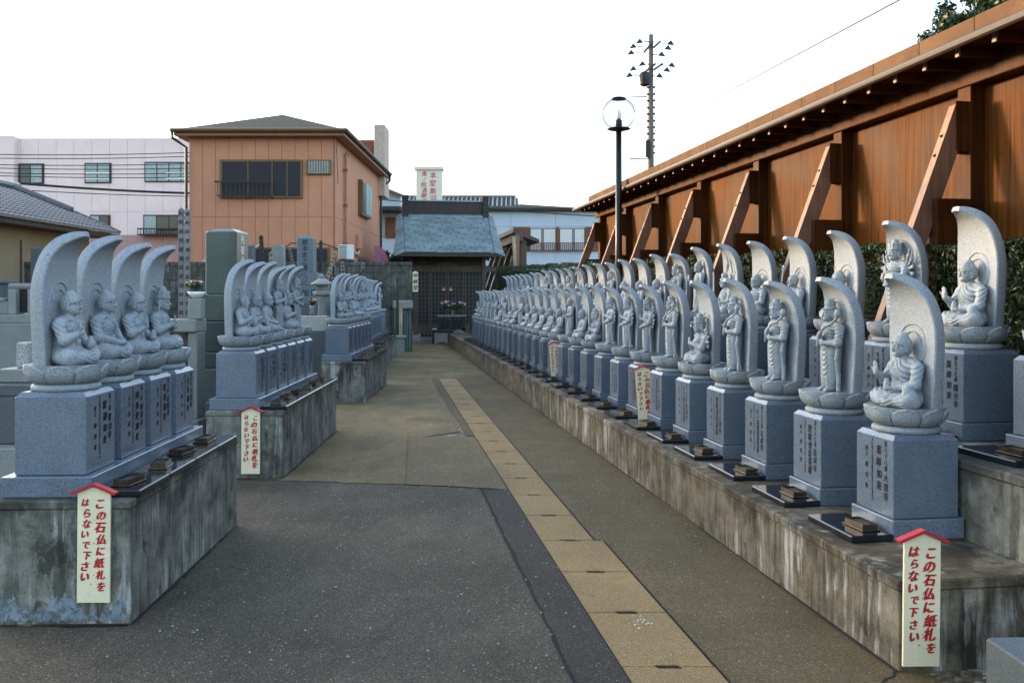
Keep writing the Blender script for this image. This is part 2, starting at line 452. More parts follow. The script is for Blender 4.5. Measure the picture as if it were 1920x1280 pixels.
# ------------------------------------------------------------------ mesh helpers
class MB:
    def __init__(self):
        self.v, self.f = [], []

    def add(self, vs_, fs_):
        o = len(self.v)
        self.v += [tuple(map(float, q)) for q in vs_]
        self.f += [tuple(i + o for i in q) for q in fs_]
        return self

    def box(self, x0, x1, y0, y1, z0, z1, b=0.0):
        if b <= 0:
            return self.add([(x0, y0, z0), (x1, y0, z0), (x1, y1, z0), (x0, y1, z0), (x0, y0, z1), (x1, y0, z1), (x1, y1, z1), (x0, y1, z1)],
                            [(0, 3, 2, 1), (4, 5, 6, 7), (0, 1, 5, 4), (1, 2, 6, 5), (2, 3, 7, 6), (3, 0, 4, 7)])
        X, Y, Z = (x0, x1), (y0, y1), (z0, z1)
        V, idx = [], {}
        for i in (0, 1):
            for j in (0, 1):
                for k in (0, 1):
                    sx, sy, sz = (1 - 2 * i) * b, (1 - 2 * j) * b, (1 - 2 * k) * b
                    for a, q in (('x', (X[i], Y[j] + sy, Z[k] + sz)), ('y', (X[i] + sx, Y[j], Z[k] + sz)), ('z', (X[i] + sx, Y[j] + sy, Z[k]))):
                        idx[(i, j, k, a)] = len(V)
                        V.append(q)
        F = []
        g = lambda i, j, k, a: idx[(i, j, k, a)]
        for i in (0, 1):
            q = [g(i, 0, 0, 'x'), g(i, 1, 0, 'x'), g(i, 1, 1, 'x'), g(i, 0, 1, 'x')]
            F.append(q if i else q[::-1])
            q = [g(0, i, 0, 'y'), g(0, i, 1, 'y'), g(1, i, 1, 'y'), g(1, i, 0, 'y')]
            F.append(q if i else q[::-1])
            q = [g(0, 0, i, 'z'), g(1, 0, i, 'z'), g(1, 1, i, 'z'), g(0, 1, i, 'z')]
            F.append(q if i else q[::-1])
        for i in (0, 1):
            for j in (0, 1):
                q = [g(i, j, 0, 'x'), g(i, j, 0, 'y'), g(i, j, 1, 'y'), g(i, j, 1, 'x')]
                F.append(q if i == j else q[::-1])
                q = [g(i, 0, j, 'x'), g(i, 1, j, 'x'), g(i, 1, j, 'z'), g(i, 0, j, 'z')]
                F.append(q if i != j else q[::-1])
                q = [g(0, i, j, 'y'), g(1, i, j, 'y'), g(1, i, j, 'z'), g(0, i, j, 'z')]
                F.append(q if i == j else q[::-1])
        for i in (0, 1):
            for j in (0, 1):
                for k in (0, 1):
                    q = [g(i, j, k, 'x'), g(i, j, k, 'y'), g(i, j, k, 'z')]
                    F.append(q if (i + j + k) % 2 == 1 else q[::-1])
        return self.add(V, F)

    def hexa(self, p):
        """eight corners: bottom four then top four, both counter-clockwise seen from above"""
        return self.add(p, [(0, 3, 2, 1), (4, 5, 6, 7), (0, 1, 5, 4), (1, 2, 6, 5), (2, 3, 7, 6), (3, 0, 4, 7)])

    def bar(self, a, b, w, h, up=(0, 0, 1)):
        """rectangular bar from a to b"""
        a, b = Vector(a), Vector(b)
        d = (b - a).normalized()
        s = d.cross(Vector(up))
        if s.length < 1e-4:
            s = d.cross(Vector((1, 0, 0)))
        s.normalize()
        u = s.cross(d)
        P = []
        for c in (a, b):
            for i, j in ((-1, -1), (1, -1), (1, 1), (-1, 1)):
                P.append(c + s * (w / 2 * i) + u * (h / 2 * j))
        return self.add(P, [(0, 1, 2, 3), (7, 6, 5, 4), (4, 5, 1, 0), (5, 6, 2, 1), (6, 7, 3, 2), (7, 4, 0, 3)])

    def tube(self, pts, r, n=8, cap=True):
        pts = [Vector(p) for p in pts]
        rr = r if isinstance(r, (list, tuple)) else [r] * len(pts)
        V, F = [], []
        up = None
        for i, p in enumerate(pts):
            d = (pts[min(i + 1, len(pts) - 1)] - pts[max(i - 1, 0)]).normalized()
            if up is None:
                up = Vector((0, 0, 1)) if abs(d.z) < 0.9 else Vector((1, 0, 0))
            s = d.cross(up).normalized()
            up = s.cross(d).normalized()
            for k in range(n):
                a = 2 * math.pi * k / n
                V.append(p + s * (math.cos(a) * rr[i]) + up * (math.sin(a) * rr[i]))
        for i in range(len(pts) - 1):
            for k in range(n):
                F.append((i * n + k, i * n + (k + 1) % n, (i + 1) * n + (k + 1) % n, (i + 1) * n + k))
        if cap:
            F.append(tuple(range(n))[::-1])
            F.append(tuple(range((len(pts) - 1) * n, len(pts) * n)))
        return self.add(V, F)

    def lathe(self, prof, n=16, c=(0, 0, 0)):
        V, F = [], []
        for r, z in prof:
            for k in range(n):
                a = 2 * math.pi * k / n
                V.append((c[0] + r * math.cos(a), c[1] + r * math.sin(a), c[2] + z))
        for i in range(len(prof) - 1):
            for k in range(n):
                F.append((i * n + k, i * n + (k + 1) % n, (i + 1) * n + (k + 1) % n, (i + 1) * n + k))
        F.append(tuple(range(n))[::-1])
        F.append(tuple(range((len(prof) - 1) * n, len(prof) * n)))
        return self.add(V, F)

    def prism(self, poly, x0, x1, axis='X'):
        """poly = [(u,v)..] counter-clockwise; extruded along the axis"""
        n = len(poly)
        V = []
        for s in (x0, x1):
            for u, w in poly:
                V.append((s, u, w) if axis == 'X' else (u, s, w) if axis == 'Y' else (u, w, s))
        F = [tuple(range(n))[::-1], tuple(range(n, 2 * n))]
        for i in range(n):
            F.append((i, (i + 1) % n, n + (i + 1) % n, n + i))
        if axis == 'Y':
            F = [q[::-1] for q in F]
        return self.add(V, F)

    def mesh(self, name, mat, smooth=False):
        me = bpy.data.meshes.new(name)
        me.from_pydata(self.v, [], self.f)
        if mat:
            me.materials.append(MATS[mat])
        if smooth:
            me.polygons.foreach_set('use_smooth', [True] * len(me.polygons))
        me.update()
        return me

    def build(self, name, mat, parent=None, smooth=False, loc=(0, 0, 0), rz=0.0):
        return put(name, self.mesh(name, mat, smooth), parent, loc, rz)


def put(name, me, parent=None, loc=(0, 0, 0), rz=0.0, sc=None):
    o = bpy.data.objects.new(name, me)
    COL.objects.link(o)
    if parent is not None:
        o.parent = parent
    o.location = loc
    o.rotation_euler = (0, 0, rz)
    if sc is not None:
        o.scale = sc
    return o


def tag(o, label=None, cat=None, group=None, kind=None):
    if label:
        o['label'] = label
    if cat:
        o['category'] = cat
    if group:
        o['group'] = group
    if kind:
        o['kind'] = kind
    return o


def thing(name, label, cat, loc=(0, 0, 0), rz=0.0, group=None):
    return tag(put(name, None, None, loc, rz), label, cat, group)


def B(name, mat, parent, x0, x1, y0, y1, z0, z1, b=0.0, **kw):
    return MB().box(x0, x1, y0, y1, z0, z1, b).build(name, mat, parent, **kw)


ORD = ['zeroth', 'first', 'second', 'third', 'fourth', 'fifth', 'sixth', 'seventh', 'eighth', 'ninth', 'tenth', 'eleventh', 'twelfth', 'thirteenth',
       'fourteenth', 'fifteenth', 'sixteenth', 'seventeenth', 'eighteenth', 'nineteenth', 'twentieth', 'twenty-first', 'twenty-second', 'twenty-third',
       'twenty-fourth', 'twenty-fifth', 'twenty-sixth', 'twenty-seventh', 'twenty-eighth', 'twenty-ninth', 'thirtieth']

# ------------------------------------------------------------------ lettering (flat print)
_gl = {}


def glyph(ch, bold=0.018):
    k = (ch, bold)
    if k in _gl:
        return _gl[k]
    cu = bpy.data.curves.new('g', 'FONT')
    cu.body = ch
    cu.size = 1.0
    cu.resolution_u = 2
    cu.offset = bold
    ob = bpy.data.objects.new('g', cu)
    COL.objects.link(ob)
    dg = bpy.context.evaluated_depsgraph_get()
    ev = ob.evaluated_get(dg)
    me = ev.to_mesh()
    v = np.array([(q.co.x, q.co.y) for q in me.vertices], dtype=float).reshape(-1, 2)
    f = [tuple(p.vertices) for p in me.polygons]
    ev.to_mesh_clear()
    bpy.data.objects.remove(ob)
    bpy.data.curves.remove(cu)
    if len(v):
        c = (v.min(0) + v.max(0)) / 2
        v = v - c
    _gl[k] = (v, f)
    return _gl[k]


def preload(text, bold=0.018):
    for ch in sorted(set(text)):
        if ch != ' ':
            glyph(ch, bold)


def vcol(mb, text, u, vtop, size, step, fn, bold=0.018, shear=0.0, wob=0.0, wid=1.0):
    """one vertical column of characters; fn maps (u, v) on the face to 3-D; bold = brush weight in em"""
    v0 = vtop - size / 2
    p0 = Vector(fn(0, 0))
    nrm = (Vector(fn(1, 0)) - p0).cross(Vector(fn(0, 1)) - p0).normalized()
    for ch in text:
        if ch != ' ':
            g, f = glyph(ch, 0.0)
            du = random.uniform(-wob, wob) * size
            s = size * (1 + random.uniform(-wob, wob)) * 1.08
            for k, (ou, ov) in enumerate(((-1, -.5), (1, .5)) if bold < .06 else ((-1, -.6), (0, .5), (1, .1))):
                e = nrm * (.0003 * k)
                V = [Vector(fn(u + du + (p[0] * wid + p[1] * shear + ou * bold * .8) * s, v0 + (p[1] + ov * bold * .8) * s)) + e for p in g]
                mb.add(V, f)
        v0 -= step
    return mb

# ------------------------------------------------------------------ carved figures: implicit bodies meshed as one skin
def surfnets(V, org, h):
    s = V < 0
    a = [s[i:V.shape[0] - 1 + i, j:V.shape[1] - 1 + j, k:V.shape[2] - 1 + k] for i in (0, 1) for j in (0, 1) for k in (0, 1)]
    cnt = sum(q.astype(np.int8) for q in a)
    act = (cnt > 0) & (cnt < 8)
    I, J, K = np.nonzero(act)
    idx = -np.ones(act.shape, dtype=np.int64)
    idx[I, J, K] = np.arange(len(I))
    P = np.zeros((len(I), 3))
    W = np.zeros(len(I))
    cs = [(i, j, k) for i in (0, 1) for j in (0, 1) for k in (0, 1)]
    for c0 in cs:
        for ax in range(3):
            if c0[ax] == 1:
                continue
            c1 = list(c0)
            c1[ax] = 1
            v0 = V[I + c0[0], J + c0[1], K + c0[2]]
            v1 = V[I + c1[0], J + c1[1], K + c1[2]]
            m = (v0 < 0) != (v1 < 0)
            t = np.where(m, v0 / np.where(m, v0 - v1, 1), 0)
            for d in range(3):
                P[:, d] += np.where(m, c0[d] + (t if d == ax else 0), 0)
            W += m
    P = (P / W[:, None] + np.stack([I, J, K], 1)) * h + np.array(org)
    Q = []
    for ax in range(3):
        o = [q for q in range(3) if q != ax]
        sl0 = [slice(1, -1)] * 3
        sl0[ax] = slice(0, -1)
        sl1 = [slice(1, -1)] * 3
        sl1[ax] = slice(1, None)
        e0, e1 = s[tuple(sl0)], s[tuple(sl1)]
        G = np.argwhere(e0 != e1)
        if not len(G):
            continue
        fl = e0[tuple(G.T)]
        G = G.copy()
        G[:, o[0]] += 1
        G[:, o[1]] += 1
        q = []
        for da, db in ((-1, -1), (0, -1), (0, 0), (-1, 0)):
            g = G.copy()
            g[:, o[0]] += da
            g[:, o[1]] += db
            q.append(idx[tuple(g.T)])
        q = np.stack(q, 1)
        flip = fl if ax != 1 else ~fl
        q[~flip] = q[~flip][:, ::-1]
        Q.append(q)
    return P, np.concatenate(Q)


class SDF:
    def __init__(self, lo, hi, h):
        self.h = h
        self.lo = lo
        ax = [np.arange(lo[i], hi[i] + h, h, dtype=np.float32) for i in range(3)]
        self.X, self.Y, self.Z = np.meshgrid(*ax, indexing='ij')

    def cap(self, a, b, ra, rb=None, sy=1.0):
        rb = ra if rb is None else rb
        px, py, pz = self.X - a[0], (self.Y - a[1]) / sy, self.Z - a[2]
        bx, by, bz = b[0] - a[0], (b[1] - a[1]) / sy, b[2] - a[2]
        t = np.clip((px * bx + py * by + pz * bz) / max(bx * bx + by * by + bz * bz, 1e-9), 0, 1)
        return np.sqrt((px - t * bx) ** 2 + (py - t * by) ** 2 + (pz - t * bz) ** 2) - (ra + (rb - ra) * t)

    def ell(self, c, r):
        px, py, pz = (self.X - c[0]), (self.Y - c[1]), (self.Z - c[2])
        k0 = np.sqrt((px / r[0]) ** 2 + (py / r[1]) ** 2 + (pz / r[2]) ** 2)
        k1 = np.sqrt((px / r[0] ** 2) ** 2 + (py / r[1] ** 2) ** 2 + (pz / r[2] ** 2) ** 2)
        return k0 * (k0 - 1) / np.maximum(k1, 1e-6)

    def box(self, c, r, rd=0.0):
        q = [np.abs(A - c[i]) - r[i] + rd for i, A in enumerate((self.X, self.Y, self.Z))]
        o = np.sqrt(sum(np.maximum(k, 0) ** 2 for k in q))
        return o + np.minimum(np.maximum(np.maximum(q[0], q[1]), q[2]), 0) - rd


def gr(u, per, depth):
    """thin engraved lines"""
    return 1.35 * depth * (1 - np.abs(np.sin(math.pi * u / per))) ** 2.5


def sm(a, b, k):
    h = np.clip(0.5 + 0.5 * (b - a) / k, 0, 1)
    return b * (1 - h) + a * h - k * h * (1 - h)


def smx(a, b, k):
    return -sm(-a, -b, k)


def head(S, c, style, s=1.0):
    """head centred at c, facing +x; style of hair"""
    x, y, z = c
    d = S.ell((x, y, z), (.043 * s, .037 * s, .050 * s))
    d = sm(d, S.ell((x + .012 * s, y, z - .020 * s), (.030 * s, .030 * s, .030 * s)), .012)
    d = sm(d, S.ell((x + .030 * s, y, z - .038 * s), (.011 * s, .013 * s, .010 * s)), .010)     # chin
    d = sm(d, S.cap((x + .040 * s, y, z + .012 * s), (x + .047 * s, y, z - .010 * s), .0045 * s, .008 * s), .006)   # nose
    for q in (-1, 1):
        eye = S.cap((x + .040 * s, y + q * .008 * s, z + .004 * s), (x + .030 * s, y + q * .027 * s, z + .005 * s), .0078 * s)
        d = smx(d, -eye, .004)
        lid = S.ell((x + .035 * s, y + q * .017 * s, z + .004 * s), (.006 * s, .010 * s, .0055 * s))
        d = sm(d, lid, .004)
        d = sm(d, S.ell((x - .006 * s, y + q * .039 * s, z - .006 * s), (.011 * s, .007 * s, .024 * s)), .005)     # long ears
    mouth = S.cap((x + .043 * s, y - .010 * s, z - .024 * s), (x + .043 * s, y + .010 * s, z - .024 * s), .0045 * s)
    d = smx(d, -mouth, .003)
    if style == 'curls':
        an = np.arctan2(S.Y - y, S.X - x + .01)
        hair = S.ell((x - .005 * s, y, z + .015 * s), (.051 * s, .047 * s, .049 * s)) + .0030 * np.sin(13 * an) * np.sin((S.Z - z) * 430 / s)
        hair = np.maximum(hair, -(S.Z - (z + .018 * s) + (S.X - x) * -0.25 + np.abs(S.Y - y) * 0.35))
        back = np.maximum(S.ell((x - .010 * s, y, z + .004 * s), (.049 * s, .045 * s, .053 * s)) + .0030 * np.sin(13 * an) * np.sin((S.Z - z) * 430 / s), S.X - x - .004)
        d = sm(d, hair, .004)
        d = sm(d, back, .004)
        d = sm(d, S.ell((x - .010 * s, y, z + .057 * s), (.027 * s, .027 * s, .022 * s)) + .0018 * np.sin(9 * an) * np.sin((S.Z - z) * 430 / s), .010)
    elif style == 'bald':
        d = sm(d, S.ell((x - .008 * s, y, z + .014 * s), (.044 * s, .041 * s, .043 * s)), .01)
    elif style in ('crown', 'bun'):
        hair = np.maximum(S.ell((x - .008 * s, y, z + .008 * s), (.048 * s, .045 * s, .052 * s)), -(S.Z - (z + .014 * s) - (S.X - x) * 0.5 + .01 * s))
        d = sm(d, hair + .0012 * np.sin((S.Z - z + S.Y * .6) * 500), .005)
        band = np.maximum(np.sqrt(((S.X - x + .004 * s) / 1.05) ** 2 + (S.Y - y) ** 2) - .0475 * s, np.abs(S.Z - z - .034 * s) - .006 * s)
        d = sm(d, band, .004)
        if style == 'crown':
            an = np.arctan2(S.Y - y, S.X - x)
            rr = np.sqrt((S.X - x + .004 * s) ** 2 + (S.Y - y) ** 2)
            cr = np.maximum(rr - .046 * s - .0025 * np.cos(10 * an), np.abs(S.Z - z - .058 * s) - .022 * s)
            d = sm(d, cr, .006)
            d = sm(d, S.ell((x - .006 * s, y, z + .090 * s), (.026 * s, .026 * s, .022 * s)), .010)
        else:
            d = sm(d, S.ell((x - .004 * s, y, z + .068 * s), (.034 * s, .032 * s, .032 * s)) + .0016 * np.sin((S.Y * 1.4 + S.Z) * 420), .012)
        for q in (-1, 1):
            d = sm(d, S.cap((x - .012 * s, y + q * .042 * s, z), (x - .015 * s, y + q * .050 * s, z - .070 * s), .009 * s, .007 * s), .008)
    return d


def hand(S, wr, tip, palmn, d, s=1.0, curl=0.0):
    """palm and five fingers reaching from wrist wr towards tip; palmn = palm normal"""
    w, t, n = Vector(wr), Vector(tip), Vector(palmn).normalized()
    L = (t - w)
    f = L.normalized()
    side = f.cross(n).normalized()
    pc = w + f * .020 * s
    d = sm(d, S.cap(tuple(w + side * -.006 * s), tuple(pc + side * -.009 * s), .011 * s, .010 * s), .006)
    d = sm(d, S.cap(tuple(w + side * .006 * s), tuple(pc + side * .009 * s), .011 * s, .010 * s), .006)
    for i, (o, l) in enumerate(((-.0135, .026), (-.0045, .031), (.0045, .029), (.0135, .022))):
        b = pc + side * o * s + f * .006 * s
        k = b + f * l * .55 * s + n * curl * .006 * s
        e = b + f * l * (1 - .45 * curl) * s + n * curl * .018 * s
        d = sm(d, S.cap(tuple(b), tuple(k), .0055 * s), .003)
        d = sm(d, S.cap(tuple(k), tuple(e), .0052 * s, .0045 * s), .002)
    b = w + side * -.015 * s + f * .006 * s
    d = sm(d, S.cap(tuple(b), tuple(b + f * .020 * s - side * .010 * s + n * .010 * s), .0065 * s, .005 * s), .004)
    return d


def fig_seated(kind, h):
    S = SDF((-.055, -.20, -.012), (.175, .20, .43 if kind not in ('jizo', 'fudo', 'thousand', 'kannon') else .47), h)
    X, Y, Z = S.X, S.Y, S.Z
    tau = 2 * math.pi
    # lap and crossed legs under the robe
    d = S.ell((.045, 0, .040), (.095, .150, .046))
    for q in (-1, 1):
        kn = S.cap((0, q * .06, .048), (.070, q * .128, .044), .048, .046)
        r = np.sqrt((X - .01) ** 2 + (Y - q * .045) ** 2 + (Z - .085) ** 2)
        kn = kn + gr(r, .026, .0085)
        d = sm(d, kn, .022)
        sh = S.cap((.085, q * .110, .036), (.122, -q * .030, .034), .034, .026)
        d = sm(d, sh + gr(X + Z, .021, .004), .016)
    fold = np.abs(Y + .25 * (X - .1)) - .030
    d = np.where((X > .10), d + .0022 * np.sin(tau * (np.sqrt(Y ** 2 + (Z - .12) ** 2)) / .017) * (np.abs(Y) < .07), d)
    # torso
    t = S.cap((.000, 0, .055), (.004, 0, .195), .070, .058, 1.22)
    t = sm(t, S.cap((.000, -.072, .214), (.000, .072, .214), .034), .03)
    t = sm(t, S.ell((.032, 0, .178), (.036, .066, .044)), .02)
    rb = gr(Z * .9 + Y * .75 + .012 * np.sin(Y * 40), .026, .0080)
    t = t + np.where((Y > -.035) & (X > .0), rb, .0010 * np.sin(tau * (Z + np.abs(Y) * .4) / .024))
    vee = S.cap((.052, -.045, .215), (.066, .012, .135), .020)
    t = smx(t, -(vee - .0) , .006) if kind in ('abhaya', 'dhyana') else t
    t = sm(t, S.ell((.030, -.008, .175), (.034, .050, .052)), .004)
    d = sm(d, t, .020)
    # neck and head
    d = sm(d, S.cap((.006, 0, .225), (.016, 0, .262), .027, .024), .014)
    st = {'abhaya': 'curls', 'dhyana': 'curls', 'jizo': 'bald', 'dainichi': 'crown', 'thousand': 'crown', 'kannon': 'bun', 'fudo': 'bun'}[kind]
    d = sm(d, head(S, (.028, 0, .305), st), .006)
    # arms
    def arm(q, el, wr, r0=.031, r1=.027, r2=.017):
        a = S.cap((.002, q * .098, .205), el, r0, r1)
        a = a + gr(Z + X * .6, .024, .004)
        return sm(a, S.cap(el, wr, r1, r2), .014)
    if kind in ('dhyana',):
        for q in (-1, 1):
            d = sm(d, arm(q, (.030, q * .118, .120), (.098, q * .030, .094)), .010)
        d = sm(d, S.ell((.112, 0, .088), (.022, .042, .014)), .006)
        d = sm(d, S.ell((.118, 0, .101), (.010, .020, .010)), .004)
    elif kind == 'abhaya':
        d = sm(d, arm(-1, (.040, -.118, .128), (.112, -.086, .168)), .010)
        d = hand(S, (.114, -.086, .172), (.120, -.086, .225), (1, 0, 0), d)
        d = sm(d, arm(1, (.030, .118, .118), (.095, .050, .098)), .010)
        d = hand(S, (.095, .050, .100), (.125, .005, .094), (0, 0, 1), d, 1.0, .5)
        d = sm(d, S.cap((.118, .012, .100), (.118, .012, .122), .019, .017), .004)        # jar in the left hand
        d = sm(d, S.ell((.118, .012, .140), (.012, .012, .008)), .003)
        d = sm(d, S.cap((.075, .120, .095), (.050, .150, .030), .026, .022), .02)         # hanging sleeve
    elif kind == 'dainichi':
        for q in (-1, 1):
            d = sm(d, arm(q, (.034, q * .120, .128), (.095, q * .022, .165)), .010)
        d = sm(d, S.ell((.104, 0, .150), (.018, .019, .020)), .005)
        d = sm(d, S.ell((.104, 0, .182), (.017, .018, .018)), .005)
        d = sm(d, S.cap((.104, 0, .195), (.104, 0, .216), .0065), .004)
    elif kind == 'jizo':
        d = sm(d, arm(-1, (.038, -.120, .122), (.100, -.098, .150)), .010)
        d = hand(S, (.098, -.098, .152), (.120, -.080, .170), (-.3, .7, .2), d, 1.0, 1.0)
        st_ = S.cap((.112, -.095, .045), (.060, -.118, .400), .0065)
        d = sm(d, st_, .003)
        ring = np.sqrt((np.sqrt((Y + .122) ** 2 + (Z - .420) ** 2) - .020) ** 2 + (X - .056) ** 2) - .0060
        d = sm(d, ring, .003)
        d = sm(d, arm(1, (.032, .118, .118), (.100, .040, .100)), .010)
        d = hand(S, (.100, .040, .100), (.125, .0, .096), (0, 0, 1), d, 1.0, .4)
        d = sm(d, S.ell((.118, .010, .122), (.018, .018, .018)), .004)
    elif kind in ('kannon',):
        d = sm(d, arm(1, (.036, .118, .120), (.092, .022, .150)), .010)
        d = hand(S, (.092, .022, .150), (.105, -.010, .175), (-1, 0, 0), d, 1.0, .8)
        d = sm(d, arm(-1, (.032, -.118, .118), (.100, -.045, .100)), .010)
        d = hand(S, (.100, -.045, .100), (.128, -.010, .100), (0, 0, 1), d, 1.0, .3)
        pts = [(.110, -.010, .130), (.100, .030, .200), (.060, .085, .235), (.040, .110, .285)]
        for a, b in zip(pts, pts[1:]):
            d = sm(d, S.cap(a, b, .0075), .004)
        d = sm(d, S.ell((.038, .114, .305), (.018, .018, .025)), .005)
    elif kind == 'thousand':
        for q in (-1, 1):
            d = sm(d, arm(q, (.040, q * .116, .128), (.104, q * .014, .168)), .010)
            d = sm(d, S.cap((.108, q * .008, .165), (.112, q * .006, .212), .012, .007), .003)
            d = sm(d, S.cap((.030, q * .10, .10), (.095, q * .020, .088), .020, .016), .010)
        for q in (-1, 1):
            for i, an in enumerate((-30, -5, 20, 45, 68)):
                c, s_ = math.cos(R(an)), math.sin(R(an))
                a = (-.012, q * .085, .185 + .006 * i)
                m_ = (-.006 + .01 * (i % 2), q * (.085 + .045 * c), .185 + .045 * s_)
                e = (.006, q * (.085 + .092 * c), .190 + .098 * s_)
                d = sm(d, S.cap(a, m_, .014, .012), .006)
                d = sm(d, S.cap(m_, e, .011, .010), .004)
                d = sm(d, S.ell(e, (.010, .014, .014)), .004)
    elif kind == 'fudo':
        d = sm(d, arm(-1, (.034, -.122, .120), (.100, -.110, .140)), .010)
        d = sm(d, S.ell((.104, -.110, .148), (.016, .015, .018)), .004)
        d = sm(d, S.box((.100, -.110, .285), (.0065, .011, .125), .004), .002)
        d = sm(d, S.box((.102, -.110, .172), (.010, .026, .007), .003), .002)
        d = sm(d, arm(1, (.034, .122, .116), (.100, .080, .110)), .010)
        d = sm(d, S.ell((.106, .076, .112), (.017, .017, .016)), .004)
        d = sm(d, S.cap((.112, .080, .130), (.105, .100, .035), .008), .004)
    d = np.maximum(d, -Z - .004)
    d = np.maximum(d, -(X + .046))
    return surfnets(d, S.lo, h)


def fig_standing(kind, h):
    S = SDF((-.055, -.19, -.012), (.155, .19, .585), h)
    X, Y, Z = S.X, S.Y, S.Z
    tau = 2 * math.pi
    monk = kind in ('buddha', 'jizo')
    # robe column over the legs, feet below
    d = S.cap((.022, 0, .060), (.014, 0, .265), .050, .056, 1.18 if not monk else 1.3)
    if monk:
        d = sm(d, S.cap((.020, 0, .045), (.018, 0, .15), .058, .050, 1.35), .02)
    else:
        for q in (-1, 1):
            d = sm(d, S.cap((.030, q * .026, .035), (.026, q * .030, .230), .030, .042), .022)
    u = np.sqrt(Y ** 2 * 1.4 + (Z - .34) ** 2)
    d = d + np.where((np.abs(Y) < .040 + .02 * (Z - .1)) & (Z > .085), gr(Z - 16 * Y ** 2, .030, .0070), gr(Y + .35 * X, .022, .0070))
    for q in (-1, 1):
        d = sm(d, S.cap((.020, q * .026, .022), (.066, q * .036, .012), .020, .014), .010)
        for i in range(4):
            d = sm(d, S.cap((.066, q * (.024 + i * .008), .010), (.079, q * (.025 + i * .009), .008), .0062), .002)
        if not monk:
            # ribbons hanging from the arms to the lotus
            pts = [(.022, q * .090, .270), (.030, q * .088, .20), (.014, q * .078, .10), (.018, q * .086, .01)]
            for a, b in zip(pts, pts[1:]):
                d = sm(d, S.cap(a, b, .013, .012) + .0015 * np.sin(tau * (Y + X) / .008), .006)
        else:
            d = sm(d, S.cap((.020, q * .095, .285), (.020, q * .098, .130), .030, .024) + .002 * np.sin(tau * (Y * q + X * .7) / .014), .016)
    # torso
    t = S.cap((.012, 0, .270), (.012, 0, .375), .048, .048, 1.2)
    t = sm(t, S.cap((.008, -.066, .385), (.008, .066, .385), .030), .028)
    t = sm(t, S.ell((.034, 0, .352), (.028, .054, .040)), .018)
    t = t + np.where(X > .01, gr(Z + .55 * Y + .010 * np.sin(Y * 50), .022, .005), 0)
    d = sm(d, t, .016)
    d = sm(d, S.cap((.012, 0, .395), (.018, 0, .430), .025, .022), .012)
    st = {'kannon': 'bun', 'eleven': 'crown', 'thousand': 'crown', 'buddha': 'curls', 'jizo': 'bald'}[kind]
    d = sm(d, head(S, (.030, 0, .465), st, .90), .006)

    def arm(q, el, wr, r0=.027, r1=.023, r2=.014):
        a = S.cap((.008, q * .088, .380), el, r0, r1) + .0014 * np.sin(tau * (Z + X * .5) / .02)
        return sm(a, S.cap(el, wr, r1, r2), .012)
    if kind in ('kannon', 'eleven'):
        d = sm(d, arm(-1, (.030, -.104, .300), (.088, -.020, .330)), .008)
        d = hand(S, (.086, -.022, .328), (.098, .010, .350), (-1, 0, .2), d, .92, .7)
        d = sm(d, arm(1, (.030, .104, .292), (.086, .030, .292)), .008)
        d = hand(S, (.086, .030, .292), (.100, -.012, .300), (-1, 0, .2), d, .92, .5)
        pts = [(.102, -.012, .270), (.100, .006, .340), (.085, .040, .385), (.060, .078, .405), (.040, .105, .440)]
        for i, (a, b) in enumerate(zip(pts, pts[1:])):
            d = sm(d, S.cap(a, b, .0075, .0085), .004)
        d = sm(d, S.ell((.036, .110, .468), (.019, .020, .027)) + .0015 * np.sin(tau * (Y + X) / .011), .006)
    elif kind == 'thousand':
        for q in (-1, 1):
            d = sm(d, arm(q, (.036, q * .102, .305), (.092, q * .012, .340)), .008)
            d = sm(d, S.cap((.096, q * .008, .336), (.102, q * .005, .382), .012, .006), .003)
            d = sm(d, S.cap((.020, q * .09, .300), (.084, q * .018, .258), .019, .014), .010)
        d = sm(d, S.ell((.092, 0, .255), (.019, .032, .014)), .005)
        for q in (-1, 1):
            for i, an in enumerate((-62, -38, -14, 12, 38, 62)):
                c, s_ = math.cos(R(an)), math.sin(R(an))
                a = (-.012, q * .060, .345 + .005 * i)
                m_ = (-.004 + .010 * (i % 2), q * (.072 + .042 * c), .350 + .048 * s_)
                e = (.010, q * (.070 + .092 * c), .352 + .108 * s_)
                d = sm(d, S.cap(a, m_, .013, .0115), .006)
                d = sm(d, S.cap(m_, e, .0105, .0095), .004)
                d = sm(d, S.ell(e, (.010, .014, .015)), .004)
                if i in (0, 4, 5):
                    d = sm(d, S.cap(e, (e[0], e[1] + q * .012, e[2] + .045), .0055), .003)
    elif kind == 'buddha':
        d = sm(d, arm(-1, (.034, -.112, .300), (.098, -.098, .338)), .010)
        d = hand(S, (.100, -.098, .342), (.106, -.098, .395), (1, 0, 0), d)
        d = sm(d, arm(1, (.032, .112, .295), (.088, .040, .290)), .010)
        d = hand(S, (.088, .040, .290), (.110, .000, .280), (0, .2, 1), d, 1.0, .4)
    elif kind == 'jizo':
        d = sm(d, arm(-1, (.034, -.112, .300), (.090, -.085, .325)), .010)
        d = sm(d, S.ell((.096, -.085, .330), (.015, .014, .018)), .004)
        d = sm(d, S.cap((.104, -.088, .015), (.096, -.088, .530), .006), .003)
        ring = np.sqrt((np.sqrt((Y + .088) ** 2 + (Z - .548) ** 2) - .020) ** 2 + (X - .096) ** 2) - .0058
        d = sm(d, ring, .003)
        d = sm(d, arm(1, (.032, .112, .295), (.090, .035, .305)), .010)
        d = hand(S, (.090, .035, .305), (.112, .0, .300), (0, .2, 1), d, 1.0, .4)
        d = sm(d, S.ell((.108, .006, .326), (.017, .017, .017)), .004)
    d = np.maximum(d, -Z - .004)
    d = np.maximum(d, -(X + .046))
    return surfnets(d, S.lo, h)


